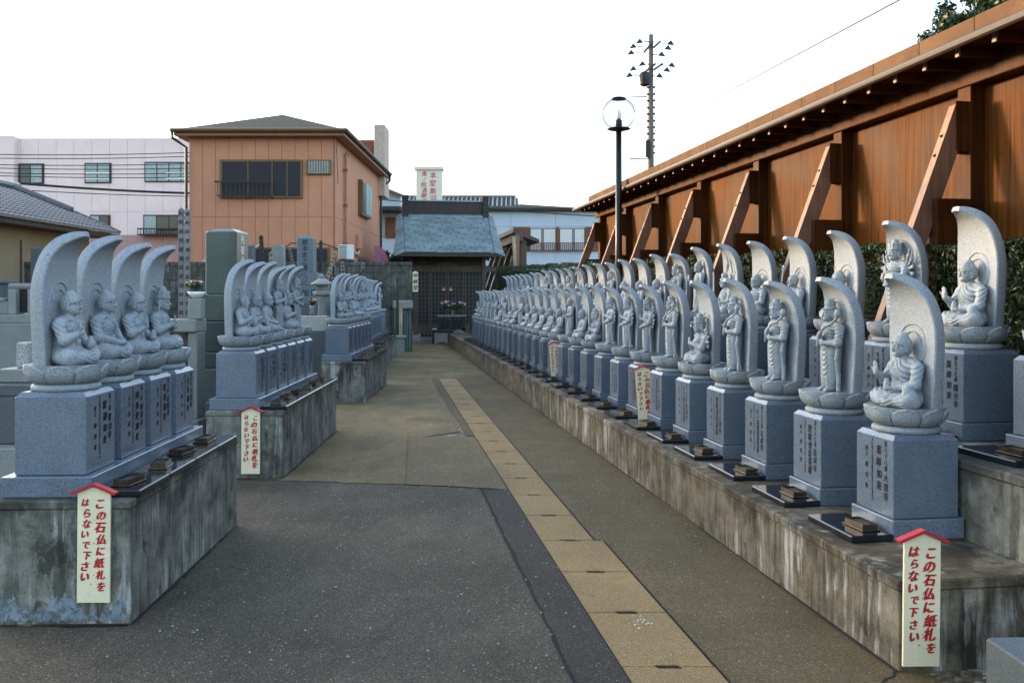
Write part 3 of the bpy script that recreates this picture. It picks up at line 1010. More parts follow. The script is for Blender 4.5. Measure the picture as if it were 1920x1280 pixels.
_figs = {}
SEATED = ('abhaya', 'dhyana', 'jizo', 'dainichi', 'thousand', 'kannon', 'fudo')


def figure_mesh(pose, kind, near):
    k = (pose, kind, near)
    if k not in _figs:
        h = .0032 if near else .0068
        P, Q = (fig_seated if pose == 'seated' else fig_standing)(kind, h)
        me = bpy.data.meshes.new('figure')
        me.from_pydata(P.tolist(), [], Q.tolist())
        me.materials.append(MATS['granite_carved'])
        me.polygons.foreach_set('use_smooth', [True] * len(me.polygons))
        me.update()
        _figs[k] = me
    return _figs[k]


# ------------------------------------------------------------------ slab, lotus, plinth
_SX = [0, 0, .000, .008, .030, .070, .126, .168]
_SZ = [0, .20, .36, .465, .560, .624, .660, .672]
_SW = [.160, .183, .190, .178, .150, .110, .066, .036]
_ST = [.074, .074, .074, .071, .065, .056, .043, .028]


def _spl(s, K):
    n = len(K) - 1
    t = s * n
    i = min(int(t), n - 1)
    f = t - i
    g = lambda j: K[max(0, min(n, j))]
    p0, p1, p2, p3 = g(i - 1), g(i), g(i + 1), g(i + 2)
    return 0.5 * ((2 * p1) + (-p0 + p2) * f + (2 * p0 - 5 * p1 + 4 * p2 - p3) * f * f + (-p0 + 3 * p1 - 3 * p2 + p3) * f ** 3)


SLAB_C = -.062      # centre plane of the slab, local x


def slab_front(z):
    lo, hi = 0.0, 1.0
    for _ in range(30):
        m = (lo + hi) / 2
        if _spl(m, _SZ) < z:
            lo = m
        else:
            hi = m
    return SLAB_C + _spl(lo, _SX) + _spl(lo, _ST) / 2


def slab_mesh():
    N = 44
    V, F = [], []
    for i in range(N):
        s = i / (N - 1)
        s2 = min(1, s + .01)
        s1 = max(0, s - .01)
        tx, tz = _spl(s2, _SX) - _spl(s1, _SX), _spl(s2, _SZ) - _spl(s1, _SZ)
        L = math.hypot(tx, tz)
        tx, tz = tx / L, tz / L
        nx, nz = tz, -tx            # towards the front
        cx, cz = SLAB_C + _spl(s, _SX), _spl(s, _SZ)
        w, t = max(.008, _spl(s, _SW)), max(.008, _spl(s, _ST))
        b = min(.006, t * .2)
        dish = min(.010, t * .15)
        sec = [(-w + b, t / 2), (-w * .8, t / 2 - dish * .3), (-w * .4, t / 2 - dish * .9), (0, t / 2 - dish), (w * .4, t / 2 - dish * .9), (w * .8, t / 2 - dish * .3), (w - b, t / 2),
               (w, t / 2 - b), (w * .97, 0), (w * .90, -t / 2 + b * 2), (w * .86, -t / 2), (0, -t / 2 - t * .08), (-w * .86, -t / 2), (-w * .90, -t / 2 + b * 2), (-w * .97, 0), (-w, t / 2 - b)]
        for y, n in sec:
            V.append((cx + nx * n, y, cz + nz * n))
    m = 16
    for i in range(N - 1):
        for k in range(m):
            F.append((i * m + k, i * m + (k + 1) % m, (i + 1) * m + (k + 1) % m, (i + 1) * m + k))
    F.append(tuple(range(m))[::-1])
    F.append(tuple(range((N - 1) * m, N * m)))
    mb = MB().add(V, F)
    me = mb.mesh('slab', 'granite_slab', True)
    # keep the rim edges crisp
    me.set_sharp_from_angle(angle=R(38))
    return me


def ring_mesh(zc, r, a0=-70, a1=250):
    pts = []
    n = 30
    for i in range(n + 1):
        a = R(a0 + (a1 - a0) * i / n)
        y, z = r * math.cos(a), zc + r * math.sin(a)
        pts.append((slab_front(z) - .0075, y, z))
    return MB().tube(pts, .0042, 5).mesh('halo', 'granite', True)


def flame_mesh():
    mb = MB()
    rnd = random.Random(5)
    for i in range(15):
        y0 = rnd.uniform(-.14, .14)
        z0 = rnd.uniform(.22, .46)
        L = rnd.uniform(.08, .16)
        pts = []
        for k in range(9):
            t = k / 8
            z = min(z0 + L * t, .60)
            y = (y0 * (1 - .35 * t) + .016 * math.sin(t * 6 + i)) * (1 if z < .45 else 1 - (z - .45) * 2.2)
            pts.append((slab_front(z) - .006, y, z))
        mb.tube(pts, [.003 + .004 * math.sin(math.pi * k / 8) for k in range(9)], 5)
    return mb.mesh('flame', 'granite', True)


def lotus_mesh(nang):
    np_, H = 8, .100
    pv = [0, .06, .15, .3, .5, .7, .85, 1.0]
    prr = [.122, .143, .159, .173, .184, .191, .195, .199]
    rows = 22
    V, F = [], []
    for i in range(rows + 1):
        v = i / rows
        for k in range(nang):
            a = 2 * math.pi * k / nang
            u = ((a * np_ / (2 * math.pi)) % 1.0) * 2 - 1
            edge = .93 - .36 * abs(u) ** 2.6 + .06 * math.exp(-(u / .13) ** 2)
            r0 = float(np.interp(v, pv, prr))
            rf_ = r0 + .004 + .009 * math.cos(u * math.pi / 2) ** .8 * math.sin(math.pi * min(1, .12 + .88 * min(1, v / edge))) ** .9
            rf_ += .0065 * math.exp(-((edge - v) / .045) ** 2)
            rf_ -= .013 * math.exp(-((1 - abs(u)) / .05) ** 2)
            rb_ = r0 - .007
            w_ = min(1, max(0, (edge - v) / .06 + .5))
            w_ = w_ * w_ * (3 - 2 * w_)
            r = rb_ + (rf_ - rb_) * w_
            zz = v * H
            V.append((r * math.cos(a), r * math.sin(a), zz))
    for i in range(rows):
        for k in range(nang):
            F.append((i * nang + k, i * nang + (k + 1) % nang, (i + 1) * nang + (k + 1) % nang, (i + 1) * nang + k))
    # dished top
    o = len(V)
    for k in range(nang):
        a = 2 * math.pi * k / nang
        V.append((.176 * math.cos(a), .176 * math.sin(a), H - .006))
    for k in range(nang):
        F.append((rows * nang + k, rows * nang + (k + 1) % nang, o + (k + 1) % nang, o + k))
    F.append(tuple(range(o, o + nang)))
    F.append(tuple(range(nang))[::-1])
    me = MB().add(V, F).mesh('lotus', 'granite', True)
    me.set_sharp_from_angle(angle=R(50))
    return me


def collar_mesh():
    pr = [(.150, 0), (.160, .003), (.166, .012), (.166, .022), (.160, .031), (.148, .036), (.128, .037)]
    return MB().lathe(pr, 40).mesh('collar', 'granite', True)


BASE_H, PL_H, COL_H, LOT_H = .100, .410, .034, .094


def plinth_mesh(w):
    mb = MB()
    a, c, b = w / 2, .022, .004
    # body with a chamfered shoulder
    for (z0, z1, r0, r1) in ((0, PL_H - .020, a, a),):
        mb.box(-a, a, -a, a, 0, PL_H - .020, b)
    i = a - b
    mb.hexa([(-i, -i, PL_H - .0215), (i, -i, PL_H - .0215), (i, i, PL_H - .0215), (-i, i, PL_H - .0215),
             (-a + c, -a + c, PL_H), (a - c, -a + c, PL_H), (a - c, a - c, PL_H), (-a + c, a - c, PL_H)])
    return mb.mesh('plinth', 'granite_plinth')


KAN = '〇一二三四五六七八九'


def knum(n):
    t, u = divmod(n, 10)
    return (('' if t == 0 else '十' if t == 1 else KAN[t] + '十') + (KAN[u] if u else ''))


TEMPLE = {1: ('霊山寺', '釈迦如来'), 2: ('極楽寺', '阿弥陀如来'), 3: ('金泉寺', '釈迦如来'), 4: ('大日寺', '大日如来'), 5: ('地蔵寺', '勝軍地蔵菩薩'), 6: ('安楽寺', '薬師如来'),
          7: ('十楽寺', '阿弥陀如来'), 8: ('熊谷寺', '千手観世音菩薩'), 9: ('法輪寺', '釈迦如来'), 10: ('切幡寺', '千手観世音菩薩'), 11: ('藤井寺', '薬師如来'),
          12: ('焼山寺', '虚空蔵菩薩'), 13: ('大日寺', '十一面観世音菩薩'), 14: ('常楽寺', '弥勒菩薩'), 15: ('国分寺', '薬師如来'), 16: ('観音寺', '千手観世音菩薩'),
          60: ('横峰寺', '大日如来'), 59: ('国分寺', '薬師如来'), 58: ('仙遊寺', '千手観世音菩薩'), 57: ('栄福寺', '阿弥陀如来'), 56: ('泰山寺', '地蔵菩薩'), 55: ('南光坊', '大通智勝佛'),
          88: ('大窪寺', '薬師如来'), 87: ('長尾寺', '聖観世音菩薩'), 86: ('志度寺', '十一面観世音菩薩'), 85: ('八栗寺', '聖観世音菩薩'), 84: ('屋島寺', '千手観世音菩薩'),
          83: ('一宮寺', '聖観世音菩薩'), 82: ('根香寺', '千手観世音菩薩'), 81: ('白峯寺', '千手観世音菩薩'), 80: ('国分寺', '十一面千手観音'), 79: ('天皇寺', '十一面観世音菩薩'),
          78: ('郷照寺', '阿弥陀如来'), 77: ('道隆寺', '薬師如来'), 76: ('金倉寺', '薬師如来'), 75: ('善通寺', '薬師如来'), 74: ('甲山寺', '薬師如来'), 73: ('出釈迦寺', '釈迦如来'),
          72: ('曼荼羅寺', '大日如来'), 71: ('弥谷寺', '千手観世音菩薩'), 70: ('本山寺', '馬頭観世音菩薩'), 69: ('観音寺', '聖観世音菩薩'), 68: ('神恵院', '阿弥陀如来'), 67: ('大興寺', '薬師如来')}


def inscription(num, a):
    """flat lettering on the +x face of the plinth body (local coordinates of the plinth)"""
    t, d = TEMPLE[num]
    mb = MB()
    x = a + .0012
    fn = lambda u, v: (x, u, v)
    # viewer's right is local +y when facing the +x face
    s1 = '第' + knum(num) + '番'
    vcol(mb, s1, .108, .376, .029, .0305, fn, .058, .10, .06)
    n1 = len(s1)
    z1 = .376 - n1 * .0305 - .012
    st = min(.046, (z1 - .045) / max(3, len(t)))
    vcol(mb, t, .108, z1, .041, st, fn, .062, .10, .05)
    st2 = min(.060, .29 / len(d))
    vcol(mb, d, .045, .345, min(.044, st2 * .95), st2, fn, .066, .10, .05)
    k = '為先祖代々菩提供養'
    vcol(mb, k * 2, -.018, .375, .0165, .0178, fn, .04, .10, .08)
    vcol(mb, '施主', -.072, .330, .024, .030, fn, .058, .10, .05)
    vcol(mb, '檀信徒', -.072, .245, .027, .055, fn, .062, .10, .05)
    return mb


SLAB = FLAME = COLLAR = None
HALO, LOTUS, PLINTH = {}, {}, {}


def prep_common():
    global SLAB, FLAME, COLLAR
    SLAB, FLAME, COLLAR = slab_mesh(), flame_mesh(), collar_mesh()
    for p, z in (('seated', .318), ('standing', .480)):
        HALO[p] = (ring_mesh(z, .108 if p == 'seated' else .085), ring_mesh(z, .070 if p == 'seated' else .062, 10, 170))
    LOTUS[True], LOTUS[False] = lotus_mesh(224), lotus_mesh(96)
    PLINTH[.35] = plinth_mesh(.35)


_bm = {}


def base_mesh(w, l):
    if (w, l) not in _bm:
        _bm[(w, l)] = MB().box(-w / 2, w / 2, -l / 2, l / 2, 0, BASE_H, .004).mesh('plinth_base', 'granite_plinth')
    return _bm[(w, l)]


WORD = {('seated', 'abhaya'): 'seated buddha with raised hand', ('seated', 'dhyana'): 'seated buddha with hands in lap', ('seated', 'jizo'): 'bald seated monk with ringed staff',
        ('seated', 'dainichi'): 'crowned seated figure with fists joined', ('seated', 'thousand'): 'crowned seated figure with many arms',
        ('seated', 'kannon'): 'seated figure holding a lotus stem', ('seated', 'fudo'): 'seated figure holding an upright sword',
        ('standing', 'kannon'): 'standing figure holding a lotus bud', ('standing', 'eleven'): 'crowned standing figure holding a lotus bud',
        ('standing', 'thousand'): 'standing figure with many arms', ('standing', 'buddha'): 'standing buddha with raised hand',
        ('standing', 'jizo'): 'bald standing monk with staff'}
SHORT = {'abhaya': 'seated', 'dhyana': 'seated'}


def monument(loc, rz, pose, kind, near, label, group, num=None, bw=.40, bl=.40, flame=False, sc=1.0, turn=0.0):
    o = thing('stone_statue', label, 'statue', loc, rz, group)
    put('plinth_base', base_mesh(bw, bl), o)
    pl = put('plinth', PLINTH[.35], o, (0, 0, BASE_H + .0015))
    if num in TEMPLE:
        inscription(num, .175).build('inscription', 'paint_ink', pl)['kind'] = 'stuff'
    z = BASE_H + PL_H
    lo = put('lotus_pedestal', LOTUS[near], o, (0, 0, z + COL_H), R(random.choice((0, 36, 72))))
    put('collar', COLLAR, lo, (0, 0, -COL_H + .0005))
    z += COL_H + LOT_H
    s = sc * random.uniform(.97, 1.025)
    sl = put('backing_slab', SLAB, o, (-.005, 0, z), R(turn), (1, 1, s))
    if flame:
        put('flame_carving', FLAME, sl)
    elif near or pose == 'seated':
        for hm in HALO[pose][:2 if near else 1]:
            put('halo_ring', hm, sl)
    put('figure', figure_mesh(pose, kind, near), o, (0, 0, z), R(turn), (1, 1, s))
    return o

prep_common()

# ------------------------------------------------------------------ right-hand row frame: a = along the row, b = away from the path
UX, UY = -0.1455, 0.98936
ROW_RZ = math.atan2(-UX * 0 - .1455, -.98936)       # local +x faces the path
ROW_ALONG = math.atan2(UY, UX) - R(90)               # local +y runs along the row


def rw(a, b, z=0.0):
    return (UX * a + UY * b, UY * a - UX * b, z)


# ------------------------------------------------------------------ ground
def sheet(name, pts, z, mat, thick=0.0):
    n = len(pts)
    mb = MB()
    if thick:
        V = [(x, y, z - thick) for x, y in pts] + [(x, y, z) for x, y in pts]
        F = [tuple(range(n))[::-1], tuple(range(n, 2 * n))] + [(i, (i + 1) % n, n + (i + 1) % n, n + i) for i in range(n)]
        mb.add(V, F)
    else:
        mb.add([(x, y, z) for x, y in pts], [tuple(range(n))])
    return tag(mb.build(name, mat), kind='structure')


def jag(p, q, n, amp, seed):
    r = random.Random(seed)
    out = []
    for i in range(n + 1):
        t = i / n
        k = amp if 0 < i < n else 0
        out.append((p[0] + (q[0] - p[0]) * t + r.uniform(-k, k), p[1] + (q[1] - p[1]) * t + r.uniform(-k, k)))
    return out


sheet('ground', [(-400, -60), (400, -60), (400, 700), (-400, 700)], -0.004, 'dirt')
DR = -0.140                                           # drain direction dx/dy
dl = lambda y: 0.470 + DR * (y - 3.9)                # left edge of the drain
W_N, W_F = .400, .345
drx = lambda y: dl(y) + (W_N if y < 5.91 else W_F)    # right edge

edge = jag((-2.60, 7.92), (-.905, 7.66), 26, .018, 3)
sheet('asphalt', [(-6.0, -1.0), (dl(-1) + .0, -1.0), (dl(7.45), 7.45)] + [(-.20, 7.50), (-.60, 7.60)] + edge[::-1] + [(-6.0, 8.0)], 0.000, 'asphalt')
# smoother trench strip along the drain, with a ragged crack at its left edge
cl = lambda y: -.245 + (-.137) * (y - 7.45)
cr_pts = [(cl(y) + random.uniform(-.006, .006), y) for y in np.linspace(7.48, -1.0, 60)]
sheet('asphalt_strip', [(dl(-1) - .004, -1.0), (dl(7.46) - .004, 7.46)] + cr_pts, 0.004, 'asphalt_strip')
V, F = [], []
for i, (x, y) in enumerate(cr_pts):
    w = random.uniform(.005, .016)
    V += [(x - w, y, .0055), (x + w * .8, y, .0055)]
    if i:
        F.append((2 * i - 2, 2 * i - 1, 2 * i + 1, 2 * i))
tag(MB().add(V, F).build('asphalt_crack', 'crack_dark'), kind='structure')

old = [(-.905, 7.66), (-1.18, 10.27), (-.965, 10.27), (dl(10.6) - .15, 10.6), (dl(17.3) - .13, 17.3), (-2.9, 17.3), (-2.9, 12.0), (-2.60, 8.0), (-2.60, 7.92)]
sheet('old_concrete_path', edge[::-1][:0] + old[:1] + old[1:-1] + edge[:-1], 0.004, 'path_old')
sheet('concrete_patch', [(-.897, 7.655), (-.60, 7.60), (-.20, 7.50), (dl(7.45) - .008, 7.45), (dl(10.24) - .008, 10.24), (-1.172, 10.25)], 0.006, 'path_patch')
sheet('concrete_strip', [(dl(10.28) - .10, 10.28), (dl(10.28) - .006, 10.28), (dl(17.25) - .006, 17.25), (dl(17.25) - .13, 17.25)], 0.0065, 'path_concrete')
sheet('concrete_path', [(drx(-1) + .012, -1.0), (6, -1.0), (6, 2.6), rw(3.0, 2.3)[:2], rw(31, 2.3)[:2], (drx(17.3) + .012, 17.3), (drx(5.93) + .012, 5.93), (drx(5.90) + .012, 5.90)], 0.004, 'path_concrete')
sheet('far_concrete_path', [(-3.6, 17.34), (drx(17.34), 17.34), rw(17.3, 2.25)[:2], rw(31, 2.25)[:2], (-1.0, 33.5), (-5.4, 33.5), (-3.9, 25)], 0.0045, 'path_old')
MB().add([(-2.9, 17.305, .0062), (drx(17.3), 17.305, .0062), (drx(17.3), 17.335, .0062), (-2.9, 17.335, .0062)], [(0, 1, 2, 3)]).build('path_joint', 'crack_dark')['kind'] = 'structure'
y_j = 11.35
MB().add([(drx(y_j) + .03, y_j, .0055), (drx(y_j) + .95, y_j + .10, .0055), (drx(y_j) + .95, y_j + .112, .0055), (drx(y_j) + .03, y_j + .016, .0055)], [(0, 1, 2, 3)]).build('path_joint', 'crack_dark')['kind'] = 'structure'
# hairline from the platform's foot
pts = [(1.63, 3.86), (1.60, 3.80), (1.55, 3.77), (1.50, 3.70), (1.42, 3.62), (1.36, 3.50), (1.33, 3.3)]
V, F = [], []
for i, (x, y) in enumerate(pts):
    V += [(x - .004, y + .004, .0056), (x + .004, y - .004, .0056)]
    if i:
        F.append((2 * i - 2, 2 * i - 1, 2 * i + 1, 2 * i))
tag(MB().add(V, F).build('path_crack', 'crack_dark'), kind='structure')

# drain with its covers
drain = tag(MB().add([(dl(-1) - .004, -1, .0015), (drx(-1) + .012, -1, .0015), (drx(5.9) + .012, 5.9, .0015), (drx(5.92) + .012, 5.92, .0015), (drx(17.3) + .012, 17.3, .0015), (dl(17.3) - .004, 17.3, .0015)],
                     [(0, 1, 2, 3, 4, 5)]).build('drain', 'crack_dark'), kind='structure')


def cover(y0, L, w):
    mb = MB()
    sl = .055                    # half length of the lifting slot
    y1 = y0 + L - .013
    t = .020
    c = w * .5
    # slab outline with half slots at both ends, sheared to the drain direction
    P = [(.004, y0), (c - sl, y0), (c - sl + .006, y0 + .016), (c + sl - .006, y0 + .016), (c + sl, y0), (w - .004, y0),
         (w - .004, y1), (c + sl, y1), (c + sl - .006, y1 - .016), (c - sl + .006, y1 - .016), (c - sl, y1), (.004, y1)]
    Q = [(dl(y) + u, y) for u, y in P]
    n = len(Q)
    V = [(x, y, -.03) for x, y in Q] + [(x, y, t - .012) for x, y in Q]
    fcs = [(0, 1, 10, 11), (1, 2, 9, 10), (2, 3, 8, 9), (3, 4, 7, 8), (4, 5, 6, 7)]
    F = [tuple(i + n for i in q) for q in fcs] + [(i, (i + 1) % n, n + (i + 1) % n, n + i) for i in range(n)]
    mb.add(V, F)
    return mb


y = 1.22
k = 0
while y < 17.2:
    w = W_N if y + .3 < 5.91 else W_F
    o = cover(y, .67, w).build('drain_cover', 'drain_cover', drain)
    o.location.z = random.uniform(-.002, .002)
    y += .67
    k += 1

# lime droppings on one cover
mb = MB()
rr = random.Random(4)
for _ in range(26):
    x, yy, s = dl(4.45) + .235 + rr.gauss(0, .03), 4.44 + rr.gauss(0, .05), rr.uniform(.002, .007)
    mb.add([(x - s, yy, .0098), (x, yy - s * 1.4, .0098), (x + s, yy, .0098), (x, yy + s * 1.4, .0098)], [(0, 1, 2, 3)])
tag(mb.build('lime_spatter', 'paint_white'), 'white spatter on a drain cover beside its lifting slot', 'spatter', kind='stuff')

# loose grit on the asphalt and path
mb = MB()
for _ in range(700):
    yy = rr.uniform(3.7, 9)
    x = rr.uniform(-1.8, 1.4)
    s = rr.choice((.003, .004, .005, .008))
    z = .006
    mb.add([(x - s, yy, z), (x, yy - s, z), (x + s, yy, z), (x, yy + s, z), (x, yy, z + s)], [(0, 1, 4), (1, 2, 4), (2, 3, 4), (3, 0, 4)])
tag(mb.build('grit', 'stone_old'), 'small loose grit scattered over the asphalt and the path', 'grit', kind='stuff')

# ------------------------------------------------------------------ platforms
G_LEFT = 'statues on the left platforms'
G_FR = 'statues of the right front row'
G_BK = 'statues of the right back row'
G_SL = 'black offering slabs before the statues'
G_TR = 'incense trays before the statues'


def tray_meshes():
    mb = MB()
    L, W, H, t = .160, .082, .026, .005
    mb.box(-W / 2, W / 2, -L / 2, L / 2, 0, .006)
    mb.box(-W / 2, -W / 2 + t, -L / 2, L / 2, .006, H)
    mb.box(W / 2 - t, W / 2, -L / 2, L / 2, .006, H)
    mb.box(-W / 2 + t, W / 2 - t, -L / 2, -L / 2 + t, .006, H)
    mb.box(-W / 2 + t, W / 2 - t, L / 2 - t, L / 2, .006, H)
    ash = MB().box(-W / 2 + t, W / 2 - t, -L / 2 + t, L / 2 - t, .006, .016)
    foot = MB().box(-W / 2 - .010, W / 2 + .010, -L / 2 - .012, L / 2 + .012, 0, .008, .002)
    return mb.mesh('tray', 'bronze_tray'), ash.mesh('ash', 'ash'), foot.mesh('foot', 'bronze_tray')


TRAY, ASH, FOOT = tray_meshes()


def tray(loc, rz, label):
    o = thing('incense_tray', label, 'incense tray', loc, rz + R(random.uniform(-9, 9)), G_TR)
    put('foot_plate', FOOT, o)
    put('tray_box', TRAY, o, (0, 0, .008))
    put('ash_bed', ASH, o, (0, 0, .008))
    return o


_slm = {}


def offering_slab(loc, rz, wx, wy, label):
    if (wx, wy) not in _slm:
        _slm[(wx, wy)] = MB().box(-wx / 2, wx / 2, -wy / 2, wy / 2, 0, .034, .006).mesh('offering_slab', 'black_slab')
    o = put('offering_slab', _slm[(wx, wy)], None, loc, rz)
    return tag(o, label, 'slab', G_SL)


LEFT_KIND = {1: ('seated', 'abhaya'), 2: ('seated', 'dhyana'), 3: ('seated', 'abhaya'), 4: ('seated', 'dainichi'), 5: ('seated', 'jizo'), 6: ('seated', 'abhaya'), 7: ('seated', 'dhyana'),
             8: ('standing', 'eleven'), 9: ('seated', 'thousand'), 10: ('standing', 'thousand'), 11: ('seated', 'abhaya'), 12: ('seated', 'kannon'), 13: ('standing', 'eleven'), 14: ('seated', 'dainichi'),
             15: ('seated', 'dhyana'), 16: ('standing', 'thousand'), 17: ('standing', 'kannon'), 18: ('seated', 'dhyana'), 19: ('seated', 'jizo'), 20: ('standing', 'jizo'), 21: ('seated', 'kannon'),
             22: ('seated', 'abhaya'), 23: ('seated', 'dhyana'), 24: ('seated', 'kannon'), 25: ('seated', 'thousand'), 26: ('standing', 'eleven')}
left_blocks = [  # corner x, y, length, width, height, angle, first, count, where
    (-1.854, 4.408, 1.90, .645, .604, 1.8, 1, 4, 'nearest left platform'),
    (-2.000, 7.907, 2.76, .660, .591, 1.4, 5, 6, 'second left platform'),
    (-2.186, 13.50, 2.76, .650, .610, 1.4, 11, 6, 'third left platform'),
    (-2.620, 18.06, 4.05, .650, .610, 4.2, 17, 9, 'fourth left platform'),
    (-2.960, 22.90, 0.60, .620, .610, 4.2, 26, 1, 'last left platform')]
PITCH = .443
for bx, by, L, Wd, H, an, first, cnt, where in left_blocks:
    rz = R(an)
    ca, sa = math.cos(rz), math.sin(rz)
    W2 = lambda lx, ly, lz=0.0: (bx + ca * lx - sa * ly, by + sa * lx + ca * ly, lz)
    o = thing('concrete_platform', f'grey streaked concrete block carrying the statues of the {where}', 'platform', (bx, by, 0), rz, 'concrete platforms under the statues')
    B('body', 'concrete_grey', o, -Wd, 0, 0, L, -.05, H - .045, .006)
    B('coping', 'concrete_grey', o, -Wd - .006, .006, -.006, L + .006, H - .044, H, .008)
    if first == 1:
        # pale lime splash along the foot of the near end
        V, F = [], []
        n = 150
        rs = random.Random(9)
        hh = [.085 + .035 * math.sin(i * .088 + 1) + .012 * math.sin(i * .41) + rs.uniform(-.016, .010) - (.03 if i > 98 else 0) for i in range(n + 1)]
        for i in range(n + 1):
            x = -Wd + .01 + (Wd - .03) * i / n
            V += [(x, -.0025, .022 + rs.uniform(-.008, .012)), (x, -.0025, .03 + hh[i])]
            if i:
                F.append((2 * i - 2, 2 * i, 2 * i + 1, 2 * i - 1))
        MB().add(V, F).build('lime_splash', 'lime_splash', o)
    for i in range(cnt):
        num = first + i
        ly = .06 + PITCH * (i + .5)
        near = by + ly < 11.5
        pose, kind = LEFT_KIND[num]
        lab = f'{WORD[(pose, kind)]}, {ORD[i + 1]} from near end of the {where}' if cnt > 1 else f'{WORD[(pose, kind)]}, alone on the {where}'
        monument(W2(-.21 - .2225, ly, H + .001), rz, pose, kind, near, lab, G_LEFT, num if (num <= 16) else None, .445, PITCH - .003, turn=random.uniform(-1.5, 1.5))
        where_s = f'{ORD[i + 1]} statue of the {where}' if cnt > 1 else f'statue on the {where}'
        offering_slab(W2(-.090, ly, H + .001), rz, .222, PITCH - .005, f'polished black granite slab before the {where_s}')
        tray(W2(-.105 + random.uniform(-.02, .02), ly - .05, H + .036), rz, f'bronze incense tray before the {where_s}')

# right-hand tiers
T1B0, T1B1, T1H = 2.184, 2.890, .389
T2B1, T2H = 3.78, .775
A0, A1 = 3.567, 29.0


def row_box(name, mat, parent, a0, a1, b0, b1, z0, z1, bev=.006):
    """box given in row coordinates, object origin at the row corner"""
    return B(name, mat, parent, b0, b1, a0, a1, z0, z1, bev, rz=ROW_ALONG)


t1 = thing('concrete_terrace', 'long tan stained concrete terrace under the right front row of statues', 'platform', group='concrete terraces under the right rows')
row_box('body', 'concrete_tan', t1, A0, A1, T1B0, T1B1, -.05, T1H - .05)
row_box('coping', 'concrete_tan', t1, A0 - .006, A1, T1B0 - .006, T1B1 - .002, T1H - .049, T1H, .008)
t2 = thing('concrete_terrace', 'higher grey concrete terrace behind it under the right back row of statues', 'platform', group='concrete terraces under the right rows')
row_box('body', 'concrete_grey', t2, A0 + .02, A1, T1B1 + .001, T2B1, -.05, T2H - .05)
row_box('coping', 'concrete_grey', t2, A0 + .014, A1, T1B1 - .004, T2B1, T2H - .049, T2H, .008)

FRONT = {88: 's abhaya', 87: 't kannon', 86: 't eleven', 85: 't kannon', 84: 's thousand', 83: 't kannon', 82: 't thousand', 81: 't thousand', 80: 't thousand', 79: 's kannon', 78: 's dhyana', 77: 't buddha',
         76: 's abhaya', 75: 's dhyana', 74: 's dhyana', 73: 's abhaya', 72: 's dainichi', 71: 't thousand', 70: 's thousand', 69: 's kannon', 68: 't buddha', 67: 's abhaya', 66: 't thousand', 65: 't eleven',
         64: 't jizo', 63: 't buddha', 62: 's kannon', 61: 's dainichi'}
BACK = {60: 's dainichi', 59: 's abhaya', 58: 't thousand', 57: 's dhyana', 56: 's jizo', 55: 's abhaya', 54: 's fudo', 53: 't buddha', 52: 't eleven', 51: 's abhaya', 50: 's dhyana', 49: 's abhaya', 48: 't eleven',
        47: 's dhyana', 46: 's abhaya', 45: 's fudo', 44: 't eleven', 43: 's thousand', 42: 's dainichi', 41: 't eleven', 40: 's abhaya', 39: 's dhyana', 38: 't thousand', 37: 't eleven', 36: 's fudo', 35: 's abhaya',
        34: 's dhyana', 33: 's abhaya'}
PA = .744
for i in range(28):
    num = 88 - i
    p, kind = FRONT[num].split()
    pose = 'seated' if p == 's' else 'standing'
    a = 4.336 + PA * i
    monument(rw(a, 2.692, T1H + .001), ROW_RZ, pose, kind, i < 11, f'{WORD[(pose, kind)]}, {ORD[i + 1]} from near end of right front row', G_FR,
             num if i < 18 else None, .385, .395, turn=random.uniform(-4, 4))
    offering_slab(rw(a + .03, 2.395, T1H + .001), ROW_RZ, .225, .46, f'polished black granite slab before the {ORD[i + 1]} statue of right front row')
    tray(rw(a - .05 + random.uniform(-.03, .03), 2.42, T1H + .036), ROW_RZ, f'bronze incense tray before the {ORD[i + 1]} statue of right front row')
for i in range(28):
    num = 60 - i
    p, kind = BACK[num].split()
    pose = 'seated' if p == 's' else 'standing'
    a = 4.123 + .755 * i
    lab = f'{WORD[(pose, kind)]}, {ORD[i + 1]} from near end of right back row'
    monument(rw(a, 3.445, T2H + .001), ROW_RZ, pose, kind, i < 11, lab, G_BK, num if i < 6 else None, .40, .40, flame=(kind == 'fudo'), turn=random.uniform(-4, 4))
    if i < 4:
        offering_slab(rw(a + .03, 3.110, T2H + .001), ROW_RZ, .225, .46, f'polished black granite slab before the {ORD[i + 1]} statue of right back row')
        tray(rw(a - .04, 3.13, T2H + .036), ROW_RZ, f'bronze incense tray before the {ORD[i + 1]} statue of right back row')

# ------------------------------------------------------------------ warning boards
preload('この石仏に紙札をはらないで下さい。', .03)


